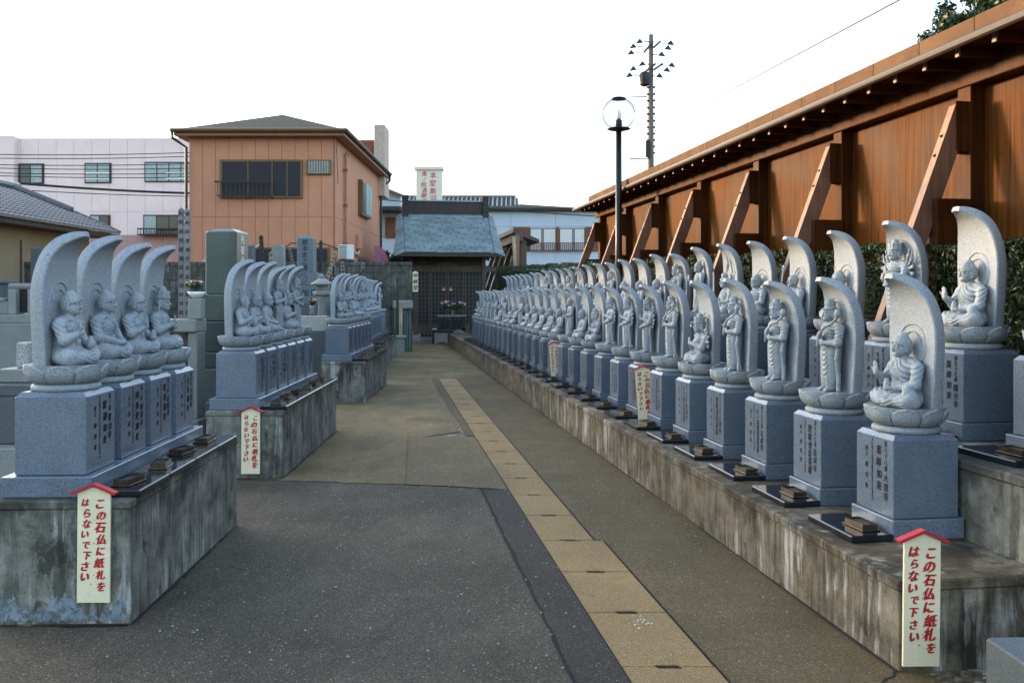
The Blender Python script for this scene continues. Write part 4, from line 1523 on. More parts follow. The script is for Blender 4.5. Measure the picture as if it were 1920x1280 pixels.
def board(loc, rz, label, s=1.0, tilt=0.0, lean=0.0, seed=1):
    random.seed(seed)
    o = thing('notice_board', label, 'sign', loc, rz, 'cream boards with red brush lettering')
    o.rotation_euler = (lean, tilt, rz)
    w, h, t = .155 * s, .545 * s, .012
    poly = [(-w / 2, 0), (w / 2, 0), (w / 2, h - .03 * s), (0, h), (-w / 2, h - .03 * s)]
    MB().prism(poly, -t, 0, 'Y').build('panel', 'sign_cream', o)
    mb = MB()
    mb.bar((0, -t * .5 - .004, h + .012 * s), (.105 * s, -t * .5 - .004, h - .032 * s), t + .030, .012 * s)
    mb.build('roof_strip', 'sign_red', o)
    mb = MB()
    mb.bar((-.105 * s, -t * .5 - .004, h - .032 * s), (0, -t * .5 - .004, h + .012 * s), t + .030, .012 * s)
    mb.build('roof_strip', 'sign_red', o)
    mb = MB()
    fn = lambda u, v: (u, -t - .0012, v)
    vcol(mb, 'この石仏に紙札を', .034 * s, .488 * s, .048 * s, .0555 * s, fn, .085, .18, .12, .95)
    vcol(mb, 'はらないで下さい', -.036 * s, .492 * s, .042 * s, .0500 * s, fn, .085, .18, .12, .95)
    vcol(mb, '。', -.012 * s, .098 * s, .022 * s, .02, fn, .03)
    mb.build('lettering', 'paint_red', o)['kind'] = 'stuff'
    for zz in (.39, .28, .13):
        MB().tube([(.002 * s, -t - .002, zz * s), (.002 * s, -t + .002, zz * s)], .0022, 8).build('nail', 'metal_dark', o)
    random.seed(seed + 50)
    return o


board((-2.020, 4.388, .118), R(0), 'cream warning board with red roof on the nearest left platform', 1.02, 0, R(-1), 21)
board((-2.268, 7.880, .050), R(0), 'cream warning board with red roof on the second left platform', 1.04, 0, R(-1), 22)
board((-2.835, 18.01, .10), R(0), 'small cream warning board on the fourth left platform', 1.02, 0, R(-1), 23)
board((1.663, 3.70, .092), R(4), 'cream warning board with red roof at the near right corner', .985, R(1.2), R(-1), 24)
board(rw(4.336 + PA * 5.5 + .05, 2.555, T1H + .004), R(-8), 'cream warning board wedged between the sixth and seventh front plinths', .95, R(-4), 0, 25)
board(rw(4.336 + PA * 11.5 + .05, 2.555, T1H + .004), R(-4), 'cream warning board wedged between the twelfth and thirteenth front plinths', .95, R(-4), 0, 26)

# granite kerb block in the near right corner
o = thing('granite_block', 'low granite block in the near right corner beside the terrace', 'stone block', (1.765, 3.385, 0), R(-30))
MB().box(0, .9, -.8, 0, -.02, .325, .008).build('block', 'granite_dark', o)
o.rotation_euler.z = R(2)
MB().add([(.008, -.792, .3265), (.892, -.792, .3265), (.892, -.008, .3265), (.008, -.008, .3265)], [(0, 1, 2, 3)]).build('polished_top', 'granite_plinth', o)


# dirt and algae gathered along the foot of the platforms
def dirt_line(name, p, q, wmin, wmax, seed, z=.0075, n=90):
    r = random.Random(seed)
    p, q = Vector((*p, 0)), Vector((*q, 0))
    d = (q - p).normalized()
    s_ = Vector((d.y, -d.x, 0))
    V, F = [], []
    w = (wmin + wmax) / 2
    for i in range(n + 1):
        w = min(wmax, max(wmin, w + r.uniform(-.3, .3) * (wmax - wmin)))
        c = p.lerp(q, i / n)
        V += [tuple(c - s_ * .01 + Vector((0, 0, z))), tuple(c + s_ * w + Vector((0, 0, z)))]
        if i:
            F.append((2 * i - 2, 2 * i - 1, 2 * i + 1, 2 * i))
    return tag(MB().add(V, F).build(name, 'earth_dark'), 'dark dirt gathered along the foot of a concrete platform', 'dirt', kind='stuff')


a_, b_ = rw(A0, T1B0 - .002), rw(24, T1B0 - .002)
dirt_line('foot_dirt', b_[:2], a_[:2], .002, .020, 31, n=260)
for k_, (bx, by, L, Wd, H, an, first, cnt, where) in enumerate(left_blocks[:3]):
    rz = R(an)
    e = (bx - math.sin(rz) * L, by + math.cos(rz) * L)
    dirt_line('foot_dirt', (bx + .002, by), e, .003, .026, 40 + k_)
    f = (bx - math.cos(rz) * Wd, by - math.sin(rz) * Wd - .003)
    dirt_line('foot_dirt', f, (bx, by - .003), .003, .028, 50 + k_, n=40)

# ------------------------------------------------------------------ timber fence wall on the right
FB = 4.243
fence = thing('timber_fence', 'tall brown timber fence wall with a narrow copper roof behind the hedge', 'fence')
fence.rotation_euler.z = ROW_ALONG
P0, PS, NP = 5.986, 1.82, 7            # first post in view, spacing, count
posts = [P0 + PS * i for i in range(-3, NP)]
FA0, FA1 = posts[0] - .6, posts[-1] + .10
Z_BEAM = 3.19
for i, a in enumerate(posts):
    B('post', 'fence_timber', fence, FB - .075, FB + .075, a - .075, a + .075, 0, Z_BEAM + .02, .005)
    # raking strut: footing out towards the statues
    if i >= 1:
        s = MB()
        zt, zb = 2.95, .30
        sl = .375
        s.bar((FB - .11, a - .02, zt), (FB - .11 - sl * (zt - zb), a - .02, zb), .135, .075, (0, 1, 0))
        s.build('strut', 'fence_strut', fence)
        B('footing', 'fence_timber', fence, FB - .36, FB - .078, a - .11, a + .09, 0, 2.28, .006)
        B('brace_block', 'fence_timber', fence, FB - .18, FB - .076, a - .062, a + .062, 2.62, 2.98, .004)
        for zz in (2.72, 2.58):
            x = FB - .11 - sl * (zt - zz)
            MB().tube([(x - .078, a - .02, zz + .01), (x - .055, a - .02, zz + .02)], .009, 6).build('bolt', 'metal_dark', fence)
for a0, a1 in zip([FA0] + posts, posts + [FA1]):
    if a1 - a0 < .3:
        continue
    n = 2
    for k in range(n):
        u0 = a0 + .076 + (a1 - a0 - .152) * k / n
        u1 = a0 + .076 + (a1 - a0 - .152) * (k + 1) / n - (.004 if k < n - 1 else 0)
        B('panel', 'fence_panel', fence, FB + .030 + .003 * k, FB + .048, u0, u1, .15, Z_BEAM - .10, .002)
B('sill_beam', 'fence_timber', fence, FB - .060, FB + .06, FA0, FA1, .02, .145, .005)
B('head_beam', 'fence_timber', fence, FB - .095, FB + .095, FA0, FA1 + .15, Z_BEAM - .10, Z_BEAM + .12, .006)
# little roof
EB = 3.80
roof = MB()
roof.prism([(EB, 3.262), (FB + .55, 3.262 - .02), (FB + .55, 3.31), (FB + .04, 3.50), (EB, 3.275)], FA0, FA1 + .35, 'Y').build('roof', 'fence_timber', fence)
rf = fence.children[-1]
n = 0
a = FA0
while a < posts[-1] - 1.0:
    B('fascia_sheet', 'copper_fascia', rf, EB - .022, EB - .004, a, a + .595, 3.276, 3.385, .002)
    a += .600
MB().tube([(EB - .035, FA0, 3.252), (EB - .035, FA1 + .33, 3.252)], .030, 10).build('gutter', 'gutter_dark', rf)
a = FA0 + .1
while a < FA1 + .3:
    r__ = B('rafter', 'fence_timber', rf, EB + .045, FB - .10, a - .020, a + .020, 3.196, 3.250, .002)
    B('rafter_end', 'rafter_end', r__, EB + .030, EB + .044, a - .021, a + .021, 3.190, 3.248, .002)
    a += .37

# second fence beyond the shrine
f2 = thing('timber_gate_end', 'weathered grey brown timber fence end with raking struts beside the shrine', 'fence', (0.40, 33.2, 0))
f2.rotation_euler.z = ROW_ALONG
for k in range(5):
    B('post', 'timber_grey', f2, -.12, .12, k * 1.8 - .12, k * 1.8 + .12, 0, 3.75, .006)
    MB().bar((-.14, k * 1.8 + .15, 3.4), (-1.15, k * 1.8 + .15, .3), .16, .16, (0, 1, 0)).build('strut', 'timber_grey', f2)
B('boarding', 'timber_dark', f2, -.02, .03, 0, 8, .2, 3.6)
B('head_beam', 'timber_grey', f2, -.30, -.05, -.35, 9, 3.55, 3.85, .01)
MB().prism([(-.42, 3.86), (.55, 3.50), (.55, 3.62), (-.38, 4.03)], -.3, 9, 'Y').build('roof', 'timber_grey', f2)
B('leaning_plank', 'fence_strut', f2, -.34, -.22, -.60, -.45, 1.7, 3.75, .004)
MB().bar((-.30, -.70, .6), (-.42, -.52, 3.7), .12, .10, (0, 1, 0)).build('leaning_plank', 'stupa_new', f2)


# ------------------------------------------------------------------ leaves
def leaf_cloud(mb, centre, rad, n, size, rng, shell=0.55, droop=0.0):
    """n small leaf quads spread through an ellipsoid, denser towards its surface"""
    d = rng.normal(size=(n, 3))
    d /= np.linalg.norm(d, axis=1)[:, None]
    r = shell + (1 - shell) * rng.random(n) ** 0.6
    c = np.array(centre) + d * r[:, None] * np.array(rad)
    return leaves_at(mb, c, size, rng)


def leaves_at(mb, c, size, rng, asp=0.45):
    n = len(c)
    a = rng.normal(size=(n, 3))
    a /= np.linalg.norm(a, axis=1)[:, None]
    b = np.cross(a, rng.normal(size=(n, 3)))
    b /= np.linalg.norm(b, axis=1)[:, None]
    s = size * rng.uniform(.6, 1.4, n)[:, None]
    a = a * s
    b = b * s * asp
    V = np.stack([c - a, c + b, c + a, c - b], 1).reshape(-1, 3)
    o = len(mb.v)
    mb.v += V.tolist()
    mb.f += [(o + 4 * i, o + 4 * i + 1, o + 4 * i + 2, o + 4 * i + 3) for i in range(n)]
    return mb


hedge = thing('clipped_hedge', 'long clipped dark green hedge between the back row and the fence', 'hedge')
hedge.rotation_euler.z = ROW_ALONG
HB0, HB1 = 3.86, 4.10
hz = lambda a: 1.91 + .0235 * (a - 5)
mb = MB()
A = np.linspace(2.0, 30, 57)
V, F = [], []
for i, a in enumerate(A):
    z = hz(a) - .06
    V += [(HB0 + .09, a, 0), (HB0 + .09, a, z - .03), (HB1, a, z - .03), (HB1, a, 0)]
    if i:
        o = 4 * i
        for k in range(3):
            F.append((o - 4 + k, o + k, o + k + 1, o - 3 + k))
mb.add(V, F).build('core', 'hedge_core_shade', hedge)
rng = np.random.default_rng(3)
n = 170000
a = 2.0 + 28 * rng.random(n) ** 1.7
face = rng.random(n)
zt = 1.91 + .0235 * (a - 5) + .022 * np.sin(a * 3.1) + .018 * np.sin(a * 7.7)
z = np.where(face < .62, .95 + (zt - .95) * rng.random(n) ** .8, zt - .03 + .05 * rng.random(n))
b = np.where(face < .62, HB0 + .02 + .045 * rng.normal(size=n).clip(-1.6, 1.6), HB0 + (HB1 - HB0) * rng.random(n))
mb = MB()
leaves_at(mb, np.stack([b, a, z], 1), .020, rng, .30)
mb.build('foliage', 'hedge_leaf', hedge)

# ------------------------------------------------------------------ pine behind the fence
def branchy(name, label, cat, loc, trunk_h, lobes, leafmat, n_leaf, size, asp, seed, group=None):
    rng = np.random.default_rng(seed)
    o = thing(name, label, cat, loc, 0, group)
    t = MB()
    t.tube([(0, 0, 0), (.05, .02, trunk_h * .5), (-.04, .05, trunk_h)], [.14, .10, .05], 8)
    t.build('trunk', 'timber_dark', o)
    mb = MB()
    for (c, r) in lobes:
        limb = MB().tube([(0, 0, trunk_h * .55), (c[0] * .5, c[1] * .5, (trunk_h * .6 + c[2]) / 2 + .1), c], [.05, .035, .012], 6)
        limb.build('limb', 'timber_dark', o)
        k = max(6, int(14 * r[0] * r[1] * 4))
        for _ in range(k):
            d = rng.normal(size=3)
            d /= np.linalg.norm(d)
            cc = np.array(c) + d * np.array(r) * rng.uniform(.35, 1.0)
            leaf_cloud(mb, cc, (.15, .15, .11), n_leaf, size, rng, .1)
    mb.build('crown', leafmat, o)
    return o


lob = []
for (px, py, rr_) in ((1772, 50, .30), (1800, 32, .38), (1838, 15, .42), (1880, 0, .45), (1858, 40, .35), (1815, 55, .30), (1905, -8, .4), (1840, -20, .4), (1790, 62, .25)):
    Yd = 13.0
    lob.append((((px - 960) / 1700 * Yd - 6.75, 0 + random.uniform(-.5, .5), 1.6 + (553 - py) / 1700 * Yd), (rr_, rr_, rr_ * .7)))
branchy('pine_tree', 'dark green pine crown showing above the fence roof', 'tree', (6.75, 13.0, 0), 5.2, lob, 'pine_leaf', 150, .040, .16, 5)

# ------------------------------------------------------------------ globe lamp
LY = 14.0
lx = (1160 - 960) / 1700 * LY
lz = 1.6 + (553 - 214) / 1700 * LY
o = thing('globe_lamp', 'black lamp post with a clear globe standing behind the statues', 'street lamp', (lx, LY, 0))
MB().tube([(0, 0, 0), (0, 0, 2.2), (0, 0, lz - .25)], [.060, .052, .046], 14).build('post', 'lamp_post', o, True)
MB().lathe([(.050, -.275), (.060, -.265), (.165, -.245), (.185, -.236), (.180, -.226), (.10, -.215), (.055, -.205), (.050, -.10), (.038, -.085)], 24, (0, 0, lz)).build('collar', 'lamp_post', o, True)
MB().lathe([(.026, -.09), (.040, -.05), (.042, .0), (.030, .05), (.006, .075)], 14, (0, 0, lz)).build('bulb', 'lamp_bulb', o, True)
pr = []
for i in range(25):
    t = math.pi * (.10 + .80 * i / 24)
    pr.append((max(.002, .258 * math.sin(t)), -.250 * math.cos(t)))
mbg = MB().lathe(pr, 36, (0, 0, lz))
mbg.f = mbg.f[:-2]
mbg.build('globe', 'lamp_globe', o, True)
MB().lathe([(.02, .225), (.115, .222), (.120, .236), (.09, .252), (.02, .258)], 20, (0, 0, lz)).build('cap', 'lamp_post', o, True)

# ------------------------------------------------------------------ utility pole
UYd = 42.0
px2 = lambda px, py, Yd: ((px - 960) / 1700 * Yd, 1.6 + (553 - py) / 1700 * Yd)
ux, uz = px2(1220, 66, UYd)
o = thing('utility_pole', 'tall utility pole with crossarms, insulators and a transformer behind the fence', 'utility pole', (ux, UYd, 0))
MB().tube([(0, 0, 0), (0, 0, uz)], [.19, .115], 12).build('pole', 'pole_concrete', o, True)


def uz_(py):
    return 1.6 + (553 - py) / 1700 * UYd


def ux_(px):
    return (px - 1220) / 1700 * UYd


for k, (x0, y0, x1, y1) in enumerate(((1206, 101, 1224, 80), (1224, 92, 1237, 80), (1202, 142, 1228, 122), (1224, 134, 1241, 122))):
    MB().bar((ux_(x0), -.15 - .02 * k, uz_(y0)), (ux_(x1), -.15 - .02 * k, uz_(y1)), .09, .09, (0, 1, 0)).build('crossarm', 'timber_grey', o)
for k, (px, py, d) in enumerate(((1199, 80, -1), (1187, 89, -1), (1183, 101, -1), (1256, 83, 1), (1251, 92, 1), (1239, 104, 1), (1204, 122, -1), (1187, 131, -1), (1180, 143, -1), (1258, 124, 1), (1249, 133, 1), (1235, 144, 1))):
    x, z = ux_(px), uz_(py)
    m = MB()
    m.add([(x - .16 * d, -.1, z - .03), (x + .02 * d, -.16, z + .14), (x + .20 * d, -.1, z - .10), (x + .02 * d, -.04, z - .06)], [(0, 1, 2, 3), (3, 2, 1, 0)])
    m.tube([(x - .16 * d, -.1, z), (x - .45 * d, -.1, z + .03 * d * 0)], .022, 6)
    m.tube([(x - .12 * d, -.1, z - .02), (x + .12 * d, -.1, z - .05)], .045, 7)
    m.build('insulator', 'insulator', o)
m = MB()
x, z = ux_(1207), uz_(148)
m.lathe([(.10, -.42), (.24, -.34), (.28, -.1), (.26, .18), (.10, .26)], 12, (x, -.25, z))
m.build('transformer', 'metal_dark', o)
for py in (165, 178, 190, 203, 215, 228, 240, 252, 264, 276, 288):
    z = uz_(py)
    MB().tube([(-.20, -.06, z), (.20, -.02, z + .02)], .05, 8).build('band', 'metal_dark', o)
for (px, py, px1, py1) in ((1212, 183, 1180, 184), (1218, 298, 1180, 299)):
    MB().tube([(ux_(px), -.1, uz_(py)), (ux_(px1), -.15, uz_(py1))], .028, 6).build('bracket', 'metal_dark', o)
MB().box(ux_(1209), ux_(1217), -.3, -.05, uz_(296), uz_(266)).build('cable_box', 'metal_dark', o)


def cable(p, q, sag, r, label, n=18):
    p, q = Vector(p), Vector(q)
    pts = [p.lerp(q, i / n) - Vector((0, 0, 4 * sag * (i / n) * (1 - i / n))) for i in range(n + 1)]
    return tag(MB().tube(pts, r, 5).build('overhead_cable', 'cable'), label, 'cable', 'overhead cables')


def wp(px, py, Yd):
    x, z = px2(px, py, Yd)
    return (x, Yd, z)


cable(wp(1340, 186, 42), wp(1930, -130, 16), .0, .020, 'thin cable crossing the sky above the timber fence')
ws = ((289, 284), (296, 291), (308, 305), (314, 314), (323, 323), (328, 331))
words = ('topmost', 'second highest', 'third highest', 'fourth highest', 'fifth highest', 'sixth highest')
for (y0, y1), w in zip(ws, words):
    cable(wp(-60, y0, 33), wp(420, y1, 36), .08, .016, f'{w} of the thin cables crossing the pink building')
cable(wp(-60, 335, 32), wp(420, 364, 35), .10, .045, 'thick bundled cable sloping across the pink building')
cable(wp(-60, 350, 32), wp(420, 369, 35), .08, .016, 'lowest thin cable crossing the pink building')
cable(wp(700, 373, 41), wp(1140, 407, 41), .05, .022, 'thin dark cable crossing the white building')

# ------------------------------------------------------------------ block wall behind the graves
WY = 25.5
bw = thing('block_wall', 'old dark concrete block wall behind the graves', 'wall', (0, WY, 0))
wz = 1.6 + 62 / 1700 * WY
x0w, x1w = -17.5, -2.82
B('core', 'concrete_wall', bw, x0w, x1w, .012, .12, 0, wz - .12)
hb = .205
blk = MB().box(.006, .388, 0, .12, .005, hb - .005, .006).mesh('block', 'concrete_wall')
rows = 6
for r_ in range(rows):
    zb = wz - .10 - hb * (r_ + 1)
    x = x0w + (.2 if r_ % 2 else 0)
    while x < x1w - .39:
        put('block', blk, bw, (x, random.uniform(-.003, .003), zb))
        x += .394
x = x0w
while x < x1w - .1:
    B('cap_stone', 'concrete_wall', bw, x, min(x + .78, x1w), -.03, .15, wz - .098, wz, .008)
    x += .788
B('pier', 'concrete_wall', bw, -3.62, -3.40, -.02, .16, 0, wz + .002, .006)

# ------------------------------------------------------------------ shrine
sh = thing('shrine', 'small dark wooden shrine with a blue grey shingled roof at the path end', 'shrine', (-2.28, 31.9, 0), R(8.37))
B('foundation', 'stone_old', sh, -1.40, 1.40, -.12, 2.3, 0, .26, .02)
B('plinth_step', 'stone_old', sh, -1.15, 1.15, -.42, -.125, 0, .20, .02)
for x in (-1.28, 1.28):
    B('post', 'timber_grey', sh, x - .075, x + .075, -.08, .07, .262, 2.95, .006)
    B('post', 'timber_dark', sh, x - .075, x + .075, 2.0, 2.15, .262, 2.95, .006)
    B('post_foot', 'stone_old', sh, x - .13, x + .13, -.33, -.122, 0, .34, .01)
    MB().box(x - .02, x + .02, .08, 2.0, .27, 2.6).build('side_wall', 'timber_dark', sh)
B('rear_wall', 'timber_dark', sh, -1.2, 1.2, 2.05, 2.10, .27, 2.95)
B('lintel', 'timber_grey', sh, -1.45, 1.45, -.062, .055, 2.40, 2.63, .008)
B('transom', 'timber_dark', sh, -1.20, 1.20, -.03, .03, 2.635, 2.95)
MB().prism([(-.42, 2.64), (.42, 2.64), (.34, 2.70), (.20, 2.74), (.10, 2.80), (-.10, 2.80), (-.20, 2.74), (-.34, 2.70)], -.075, -.032, 'Y').build('carved_bracket', 'timber_grey', sh)
B('threshold', 'timber_grey', sh, -1.20, 1.20, -.06, .06, .262, .56, .008)
for sx in (-1, 1):
    B('wing_beam', 'timber_grey', sh, min(sx * 1.36, sx * 1.95), max(sx * 1.36, sx * 1.95), -.04, .06, 2.42, 2.60, .006)
B('interior_back', 'timber_dark', sh, -1.19, 1.19, .30, .34, .57, 2.39)
for i in range(4):
    dx0 = -1.20 + .60 * i
    d = B('door', 'paint_and_shade_black', sh, dx0 + .012, dx0 + .588, -.012, .012, .57, 2.385)  # black leaf: the dark interior behind the lattice put into the colour
    B('stile', 'lattice_wood', d, dx0 + .012, dx0 + .062, -.040, -.013, .57, 2.385)
    B('stile', 'lattice_wood', d, dx0 + .538, dx0 + .588, -.040, -.013, .57, 2.385)
    for k in range(1, 4):
        xx = dx0 + .062 + .476 * k / 4
        B('lattice_bar', 'lattice_wood', d, xx - .012, xx + .012, -.034, -.0135, .57, 2.385)
    for k in range(12):
        zz = .60 + k * .148
        B('lattice_rail', 'lattice_wood', d, dx0 + .062, dx0 + .538, -.030, -.0145, zz - .013, zz + .013)
for x in (-.125, .125):
    B('notice', 'notice_red', sh, x - .05, x + .05, -.046, -.0415, 1.80, 1.88)
    B('notice', 'paint_white', sh, x - .05, x + .05, -.046, -.0415, 1.765, 1.798)
    B('door_pull', 'metal_dark', sh, x - .04, x + .04, -.05, -.0415, 1.67, 1.72)


def roof_pt(t):
    """front slope, t = 0 at the eave, 1 at the ridge: (y, z), slightly concave"""
    return (-1.30 + 2.15 * t, 3.06 + 1.52 * (t ** 1.12))


rf = MB()
N = 10
for sgn, mir in ((1, 0), (-1, 1)):
    V, F = [], []
    for i in range(N + 1):
        yy, zz = roof_pt(i / N)
        if mir:
            yy = 1.7 - yy
        hw = 1.86 - .16 * (i / N)
        for x, dz in ((-hw, -.13), (-1.52, 0), (1.52, 0), (hw, -.13)):
            V.append((x, yy, zz + dz - .03))
    for i in range(N):
        for k in range(3):
            q = (4 * i + k, 4 * i + k + 1, 4 * i + 4 + k + 1, 4 * i + 4 + k)
            F.append(q if not mir else q[::-1])
    rf.add(V, F)
roof_o = rf.build('roof', 'copper_shingle', sh)
rows = 18
RR = random.Random(2)
for r_ in range(rows):
    t0, t1 = r_ / rows, (r_ + 1) / rows
    (ya, za), (yb, zb) = roof_pt(t0), roof_pt(t1)
    L = .525
    x = -1.50 - (r_ * .37 % 1) * L
    while x < 1.50:
        xa, xb = max(x, -1.50), min(x + L - .022, 1.50)
        if xb - xa > .05:
            k_ = RR.uniform(-.008, .012)
            P = [(xa, ya - .012, za - .020 + k_), (xb, ya - .012, za - .020 + k_), (xb, yb, zb - .024), (xa, yb, zb - .024),
                 (xa, ya - .012, za + .048 + k_), (xb, ya - .012, za + .048 + k_), (xb, yb + .01, zb + .006), (xa, yb + .01, zb + .006)]
            MB().hexa(P).build('shingle', 'copper_shingle', roof_o)
        x += L
    for s in (-1, 1):
        h0, h1 = 1.88 - .16 * t0, 1.88 - .16 * t1
        xi = 1.525
        P = [(s * xi, ya - .012, za - .02), (s * h0, ya - .012, za - .15), (s * h1, yb, zb - .15), (s * xi, yb, zb - .024),
             (s * xi, ya - .012, za + .046), (s * h0, ya - .012, za - .090), (s * h1, yb + .01, zb - .125), (s * xi, yb + .01, zb + .006)]
        if s < 0:
            P = [P[1], P[0], P[3], P[2], P[5], P[4], P[7], P[6]]
        MB().hexa(P).build('shingle', 'copper_shingle', roof_o)
ye, ze = roof_pt(0)
B('eave_board', 'timber_dark', roof_o, -1.84, 1.84, ye + .02, ye + .10, ze - .16, ze - .035)
for i in range(14):
    x = -1.7 + 3.4 * i / 13
    MB().bar((x, ye + .06, ze - .15), (x, .1, ze + .10), .05, .06).build('rafter', 'timber_grey', roof_o)
B('soffit', 'timber_dark', roof_o, -1.70, 1.70, ye + .12, 1.9, 2.96, 2.985)
yr, zr = roof_pt(1)
B('ridge_box', 'timber_dark', roof_o, -1.42, 1.42, yr - .16, yr + .16, zr - .08, zr + .36, .01)
B('ridge_cap', 'copper_shingle', roof_o, -1.46, 1.46, yr - .20, yr + .20, zr + .362, zr + .42, .012)
for s in (-1, 1):
    for k, (w_, z0_, z1_) in enumerate(((.15, -.22, .0), (.13, .0, .12), (.15, .12, .24), (.12, .24, .36), (.14, .36, .46), (.15, .46, .58))):
        B('ridge_end', 'timber_dark', roof_o, s * 1.44 - w_ * .75, s * 1.44 + w_ * .75, yr - .26 - .012 * (k % 2), yr + .26, zr + z0_ + .001, zr + z1_, .012)

# board in front of the shrine
sx_, sz_ = px2(779, 508, 30.6)
o = thing('shrine_sign', 'upright white name board on a grey post beside the shrine steps', 'sign', (sx_, 30.6, 0), R(4))
B('post', 'timber_grey', o, -.075, .075, .0, .12, .12, 1.66, .006)
B('foot', 'stone_old', o, -.17, .17, -.08, .20, 0, .25, .02)
zt = sz_
MB().prism([(-.092, zt - .70), (.092, zt - .70), (.092, zt - .05), (0, zt), (-.092, zt - .05)], -.022, -.001, 'Y').build('board', 'sign_cream', o)
mb = MB()
vcol(mb, '地蔵堂', 0, zt - .08, .15, .20, lambda u, v: (u, -.024, v), .04, .1, .04)
mb.build('lettering', 'paint_and_shade_black', o)['kind'] = 'stuff'

# offerings before the shrine
zz_ = lambda py, Yd: 1.6 + (553 - py) / 1700 * Yd
o = thing('incense_stand', 'low dark box stand with an arched front before the shrine', 'stand', ((829 - 960) / 1700 * 29.6, 29.6, 0))
B('table', 'timber_dark', o, -.32, .32, 0, .4, .40, .47, .01)
for s in (-1, 1):
    B('leg', 'timber_dark', o, s * .29 - .035, s * .29 + .035, .02, .38, 0, .399, .01)
MB().prism([(-.25, .0), (-.16, .0), (-.08, .07), (.08, .07), (.16, 0), (.25, 0), (.25, .36), (-.25, .36)], -.02, .03, 'Y').build('front_panel', 'stone_old', o)
B('dish', 'ceramic_white', o, -.32, -.18, .05, .18, .471, .50, .01)
o = thing('stone_stand', 'small rounded stone stand with an arched opening beside the dark box', 'stand', ((859 - 960) / 1700 * 29.7, 29.7, 0))
MB().prism([(-.24, 0), (-.17, 0), (-.16, .22), (.16, .22), (.17, 0), (.24, 0), (.24, .28), (.16, .40), (.05, .45), (-.05, .45), (-.16, .40), (-.24, .28)], 0, .4, 'Y').build('body', 'stone_old', o)
o = thing('altar_table', 'dark altar with two niches carrying flowers before the shrine doors', 'altar', ((846 - 960) / 1700 * 30.6, 30.6, 0))
B('top', 'stone_old', o, -.48, .50, 0, .35, .86, .93, .01)
for x in (-.40, 0, .42):
    B('leg', 'timber_dark', o, x - .06, x + .06, .02, .33, 0, .859, .01)
for x in (-.20, .21):
    MB().prism([(x - .13, .50), (x + .13, .50), (x + .13, .70), (x, .80), (x - .13, .70)], .03, .1, 'Y').build('niche', 'paint_and_shade_black', o)  # solid black block, the shade of an opening painted on
B('shelf', 'timber_dark', o, -.46, .48, .02, .34, .42, .47)


def bouquet(name, label, loc, w, cols, n, size, vase, seed, group='flower offerings'):
    rng = np.random.default_rng(seed)
    o = thing(name, label, 'flowers', loc, 0, group)
    if vase == 'bowl':
        MB().lathe([(.02, 0), (.045, .01), (.08, .045), (.094, .075), (.086, .075), (.03, .05)], 20).build('bowl', 'ceramic_white', o, True)
        base = .08
    else:
        MB().lathe([(.04, 0), (.05, .02), (.04, .10), (.055, .16), (.045, .16), (.02, .1)], 14).build('vase', 'stone_old', o, True)
        base = .14
    g = MB()
    leaf_cloud(g, (0, 0, base + size * 1.3), (w * .9, w * .5, size * 1.6), 130, size * .55, rng, .2)
    g.build('leaves', 'stem_leaf', o)
    for i in range(n):
        c = (rng.uniform(-w, w), rng.uniform(-w * .5, w * .5) - .02, base + size * (1.6 + 1.5 * rng.random()))
        m = MB()
        for k in range(10):
            a = 2 * math.pi * k / 10 + rng.random()
            e = rng.uniform(-.2, .9)
            tip = (c[0] + size * math.cos(a) * math.cos(e), c[1] + size * math.sin(a) * math.cos(e), c[2] + size * .8 * math.sin(e))
            b1 = (c[0] + size * .6 * math.cos(a + .35), c[1] + size * .6 * math.sin(a + .35), c[2] + size * .35 * math.sin(e))
            b2 = (c[0] + size * .6 * math.cos(a - .35), c[1] + size * .6 * math.sin(a - .35), c[2] + size * .35 * math.sin(e))
            m.add([c, b2, tip, b1], [(0, 1, 2, 3)])
        m.lathe([(size * .1, -size * .2), (size * .35, 0), (size * .25, size * .25)], 7, c)
        m.build('blossom', cols[i % len(cols)], o)
    return o


bouquet('flower_arrangement', 'white, red and purple flowers on the altar before the shrine', ((848 - 960) / 1700 * 30.55, 30.72, .93), .42,
        ['flower_white', 'flower_red', 'flower_white', 'flower_purple', 'flower_yellow', 'flower_white', 'flower_pink'], 22, .10, 'vase', 6)
for k in range(4):
    x = (790 + 7 * k - 960) / 1700 * 31
    o = thing('shoe', f'{ORD[k + 1]} dark shoe from the left on the shrine step', 'shoe', (x, 31.42, .205), R(8), 'shoes on the shrine step')
    MB().prism([(-.05, 0), (.05, 0), (.05, .05), (.02, .09), (-.05, .07)], -.12, .1, 'Y').build('upper', 'shoe', o)
# plank and tarp left of the shrine
o = thing('memorial_plank', 'tall brown plank with a dark strip standing left of the shrine', 'plank', ((748 - 960) / 1700 * 24.6, 24.6, 0), R(5))
B('plank', 'stupa_new', o, .0, .10, 0, .03, .1, 1.35, .004)
B('stake', 'timber_dark', o, -.07, -.005, -.005, .035, .1, 2.05, .004)
o = thing('small_post', 'squat stone post with a flat cap left of the shrine', 'post', ((750 - 960) / 1700 * 23.9, 23.9, 0))
B('shaft', 'stone_old', o, -.11, .11, 0, .22, 0, .46, .01)
B('cap', 'stone_old', o, -.15, .15, -.03, .25, .461, .53, .015)
o = thing('green_sheet', 'pale green sheeting against the wall left of the shrine', 'sheet', (-3.30, 25.40, 0), R(0))
for k in range(7):
    B('rib', 'tarp_green', o, k * .07, k * .07 + .05, -.02 - .008 * (k % 2), .0, 0, 1.20 - .02 * (k % 3), .004)
B('top_roll', 'stone_old', o, -.03, .53, -.08, .03, 1.21, 1.45, .03)

